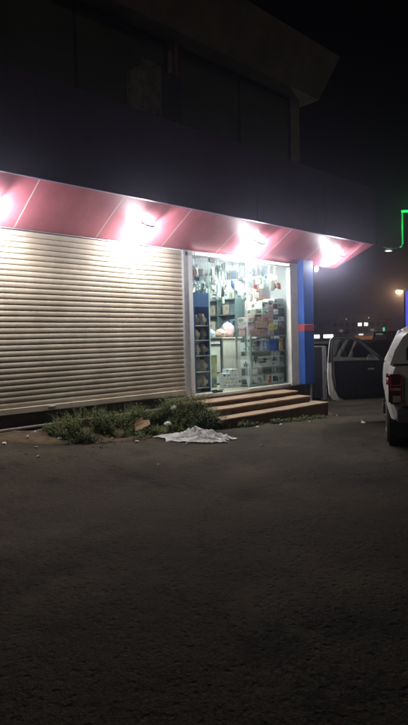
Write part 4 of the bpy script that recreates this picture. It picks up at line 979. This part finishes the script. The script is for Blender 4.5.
m = MB(); m.box((-1.6, -1.3, 1.0), (4.4, -1.1, 1.6)); m.build('awning', mat('awning_added_glow', (.35, .18, .07), .8, c2=(.16, .08, .04), vs=.7, emit=(1, .42, .12), es=.22), t)  # glow in the material stands in for sodium light falling on the awning
for x, z in ((1.6, 4.95), (-2.6, 4.8)): m = MB(); m.lathe([(.02, .1), (.08, 0), (.02, -.1)], (x, .3, z), 10); m.build('wall_light', 'litpanel', t)
t = thing('shop_row', 'low dark row of shuttered shops beside the distant building', 'building', (79, 62, 0), VR)
m = MB(); m.box((-9, 0, 0), (5, 6, 2.9)); m.box((-9.2, -.8, 2.4), (5.2, -.001, 2.55)); m.build('wall', 'bgw', t)
for i in range(5): m = MB(); m.box((-8.6+2.7*i, -.05, .1), (-6.4+2.7*i, -.001, 2.2)); m.build('shutter', 'bgd', t)
t = thing('tail_lamp_post', 'small round orange light on a short post seen through the truck door window', 'post light', (45.5, 29.0, 0))
m = MB(); m.tube([(0, 0, 0), (0, 0, 1.0)], .05); m.build('post', 'grey', t)
m = MB(); m.lathe([(.02, .14), (.1, .08), (.12, 0), (.1, -.08), (.02, -.12)], (0, 0, 1.1), 14); m.build('globe', emis('orange_globe', (1, .4, .12), 3.5), t, smooth=True)

t = thing('street_lamp', 'tall street lamp with a glowing warm head on a curved arm', 'street lamp', (48.15, 23.45, 0))
m = MB(); m.tube([(0, 0, 0), (0, 0, 4.4), (-.03, .04, 4.9), (-.2, .24, 5.35), (-.42, .48, 5.6)], [.11, .09, .07, .06, .05], 10); m.build('pole', 'grey', t, smooth=True)
m = MB(); m.loft([[(-.34+.1*a, .36+.12*b_, 5.63+c*.1) for a, b_, c in ((-.4, -.6, -.4), (.6, .4, -.4), (.6, .4, .6), (-.4, -.6, .6))], [(-.86+.1*a, .96+.12*b_, 5.72+c*.1) for a, b_, c in ((-.4, -.6, -.4), (.6, .4, -.4), (.6, .4, .6), (-.4, -.6, .6))]]); m.build('lamp_head', 'grey', t)
m = MB(); m.lathe([(.02, .05), (.26, .02), (.32, -.08), (.2, -.2), (.01, -.25)], (-.62, .70, 5.58), 16); m.build('lens', 'sodium', t, smooth=True)
light('lamp_light', 'POINT', 350, (-.62, .70, 5.3), (1, .6, .24), t, shadow_soft_size=.15)

t = thing('blue_sign', 'upright glowing blue sign panel on two posts beyond the truck', 'sign', (31.12, 14.78, 0), R(-45))
m = MB(); m.box((-.62, 0, 1.0), (.9, .18, 4.15), .02); m.build('panel', 'bluen', t)
m = MB(); m.ring([(-.63, .98), (.92, .98), (.92, 4.17), (-.63, 4.17)], [(-.61, 1.01), (.89, 1.01), (.89, 4.14), (-.61, 4.14)], (0, -.02, 0), (1, 0, 0), (0, 0, 1), (0, 1, 0), .22); m.box((-.4, .05, 0), (-.3, .15, .939)); m.box((.6, .05, 0), (.7, .15, .939)); m.build('frame', 'bgd', t)

NS = Vector((15.36, 7.70, 0)); nd = Vector((.73, -.69, 0))
t = thing('neon_sign', 'dark signboard outlined by a glowing green tube, high above the truck', 'sign', NS)
def npt(a, z): return (a*nd.x, a*nd.y, z)
m = MB(); m.prism([(.06, 4.2), (2.6, 4.2), (2.6, 5.1), (.06, 5.1)], (0, 0, 0), nd, (0, 0, 1), (.69, .73, 0), .06); m.build('board', 'blackm', t)
m = MB(); m.tube([npt(.0, 5.16), npt(2.65, 5.16)], .034, 8); m.build('neon_tube', 'green', t, smooth=True)
m = MB(); m.tube([npt(.02, 5.13), npt(.02, 4.22), npt(-.02, 4.14), npt(-.06, 4.12)], .024, 8); m.build('neon_tube', 'greend', t, smooth=True)
m = MB(); m.tube([npt(2.4, 0), npt(2.4, 4.2)], .06, 10); m.build('post', 'grey', t)
m = MB(); m.tube([npt(-.06, 4.13), npt(-.2, 4.09), npt(-.32, 4.09)], .012, 6); m.build('arm', 'grey', t)
light('neon_light', 'POINT', 5, npt(.3, 5.4), (.1, 1, .25), t, shadow_soft_size=.3)
light('neon_light', 'POINT', 3, npt(-.15, 4.7), (.1, 1, .25), t, shadow_soft_size=.2)
t2 = thing('spot_light', 'tiny white spotlight clipped to the end of the green sign arm', 'spotlight', NS+Vector(npt(-.36, 4.06)))
m = MB(); m.loft([[(x*.05-.0, y*.05, .05) for x, y in ((-1, -1), (1, -1), (1, 1), (-1, 1))], [(-.03+x*.1, .02+y*.07, -.03) for x, y in ((-1, -1), (1, -1), (1, 1), (-1, 1))]]); m.tube([(0, 0, .03), (-.14, .12, .07)], .012, 6); m.build('head', 'white_alu', t2)
m = MB(); m.box((-.11, -.045, -.045), (.05, .085, -.0305)); m.build('lens', 'litpanel', t2)

# ------------------------------------------------------------------ night haze, tinted violet and forward scattering to imitate lens glare
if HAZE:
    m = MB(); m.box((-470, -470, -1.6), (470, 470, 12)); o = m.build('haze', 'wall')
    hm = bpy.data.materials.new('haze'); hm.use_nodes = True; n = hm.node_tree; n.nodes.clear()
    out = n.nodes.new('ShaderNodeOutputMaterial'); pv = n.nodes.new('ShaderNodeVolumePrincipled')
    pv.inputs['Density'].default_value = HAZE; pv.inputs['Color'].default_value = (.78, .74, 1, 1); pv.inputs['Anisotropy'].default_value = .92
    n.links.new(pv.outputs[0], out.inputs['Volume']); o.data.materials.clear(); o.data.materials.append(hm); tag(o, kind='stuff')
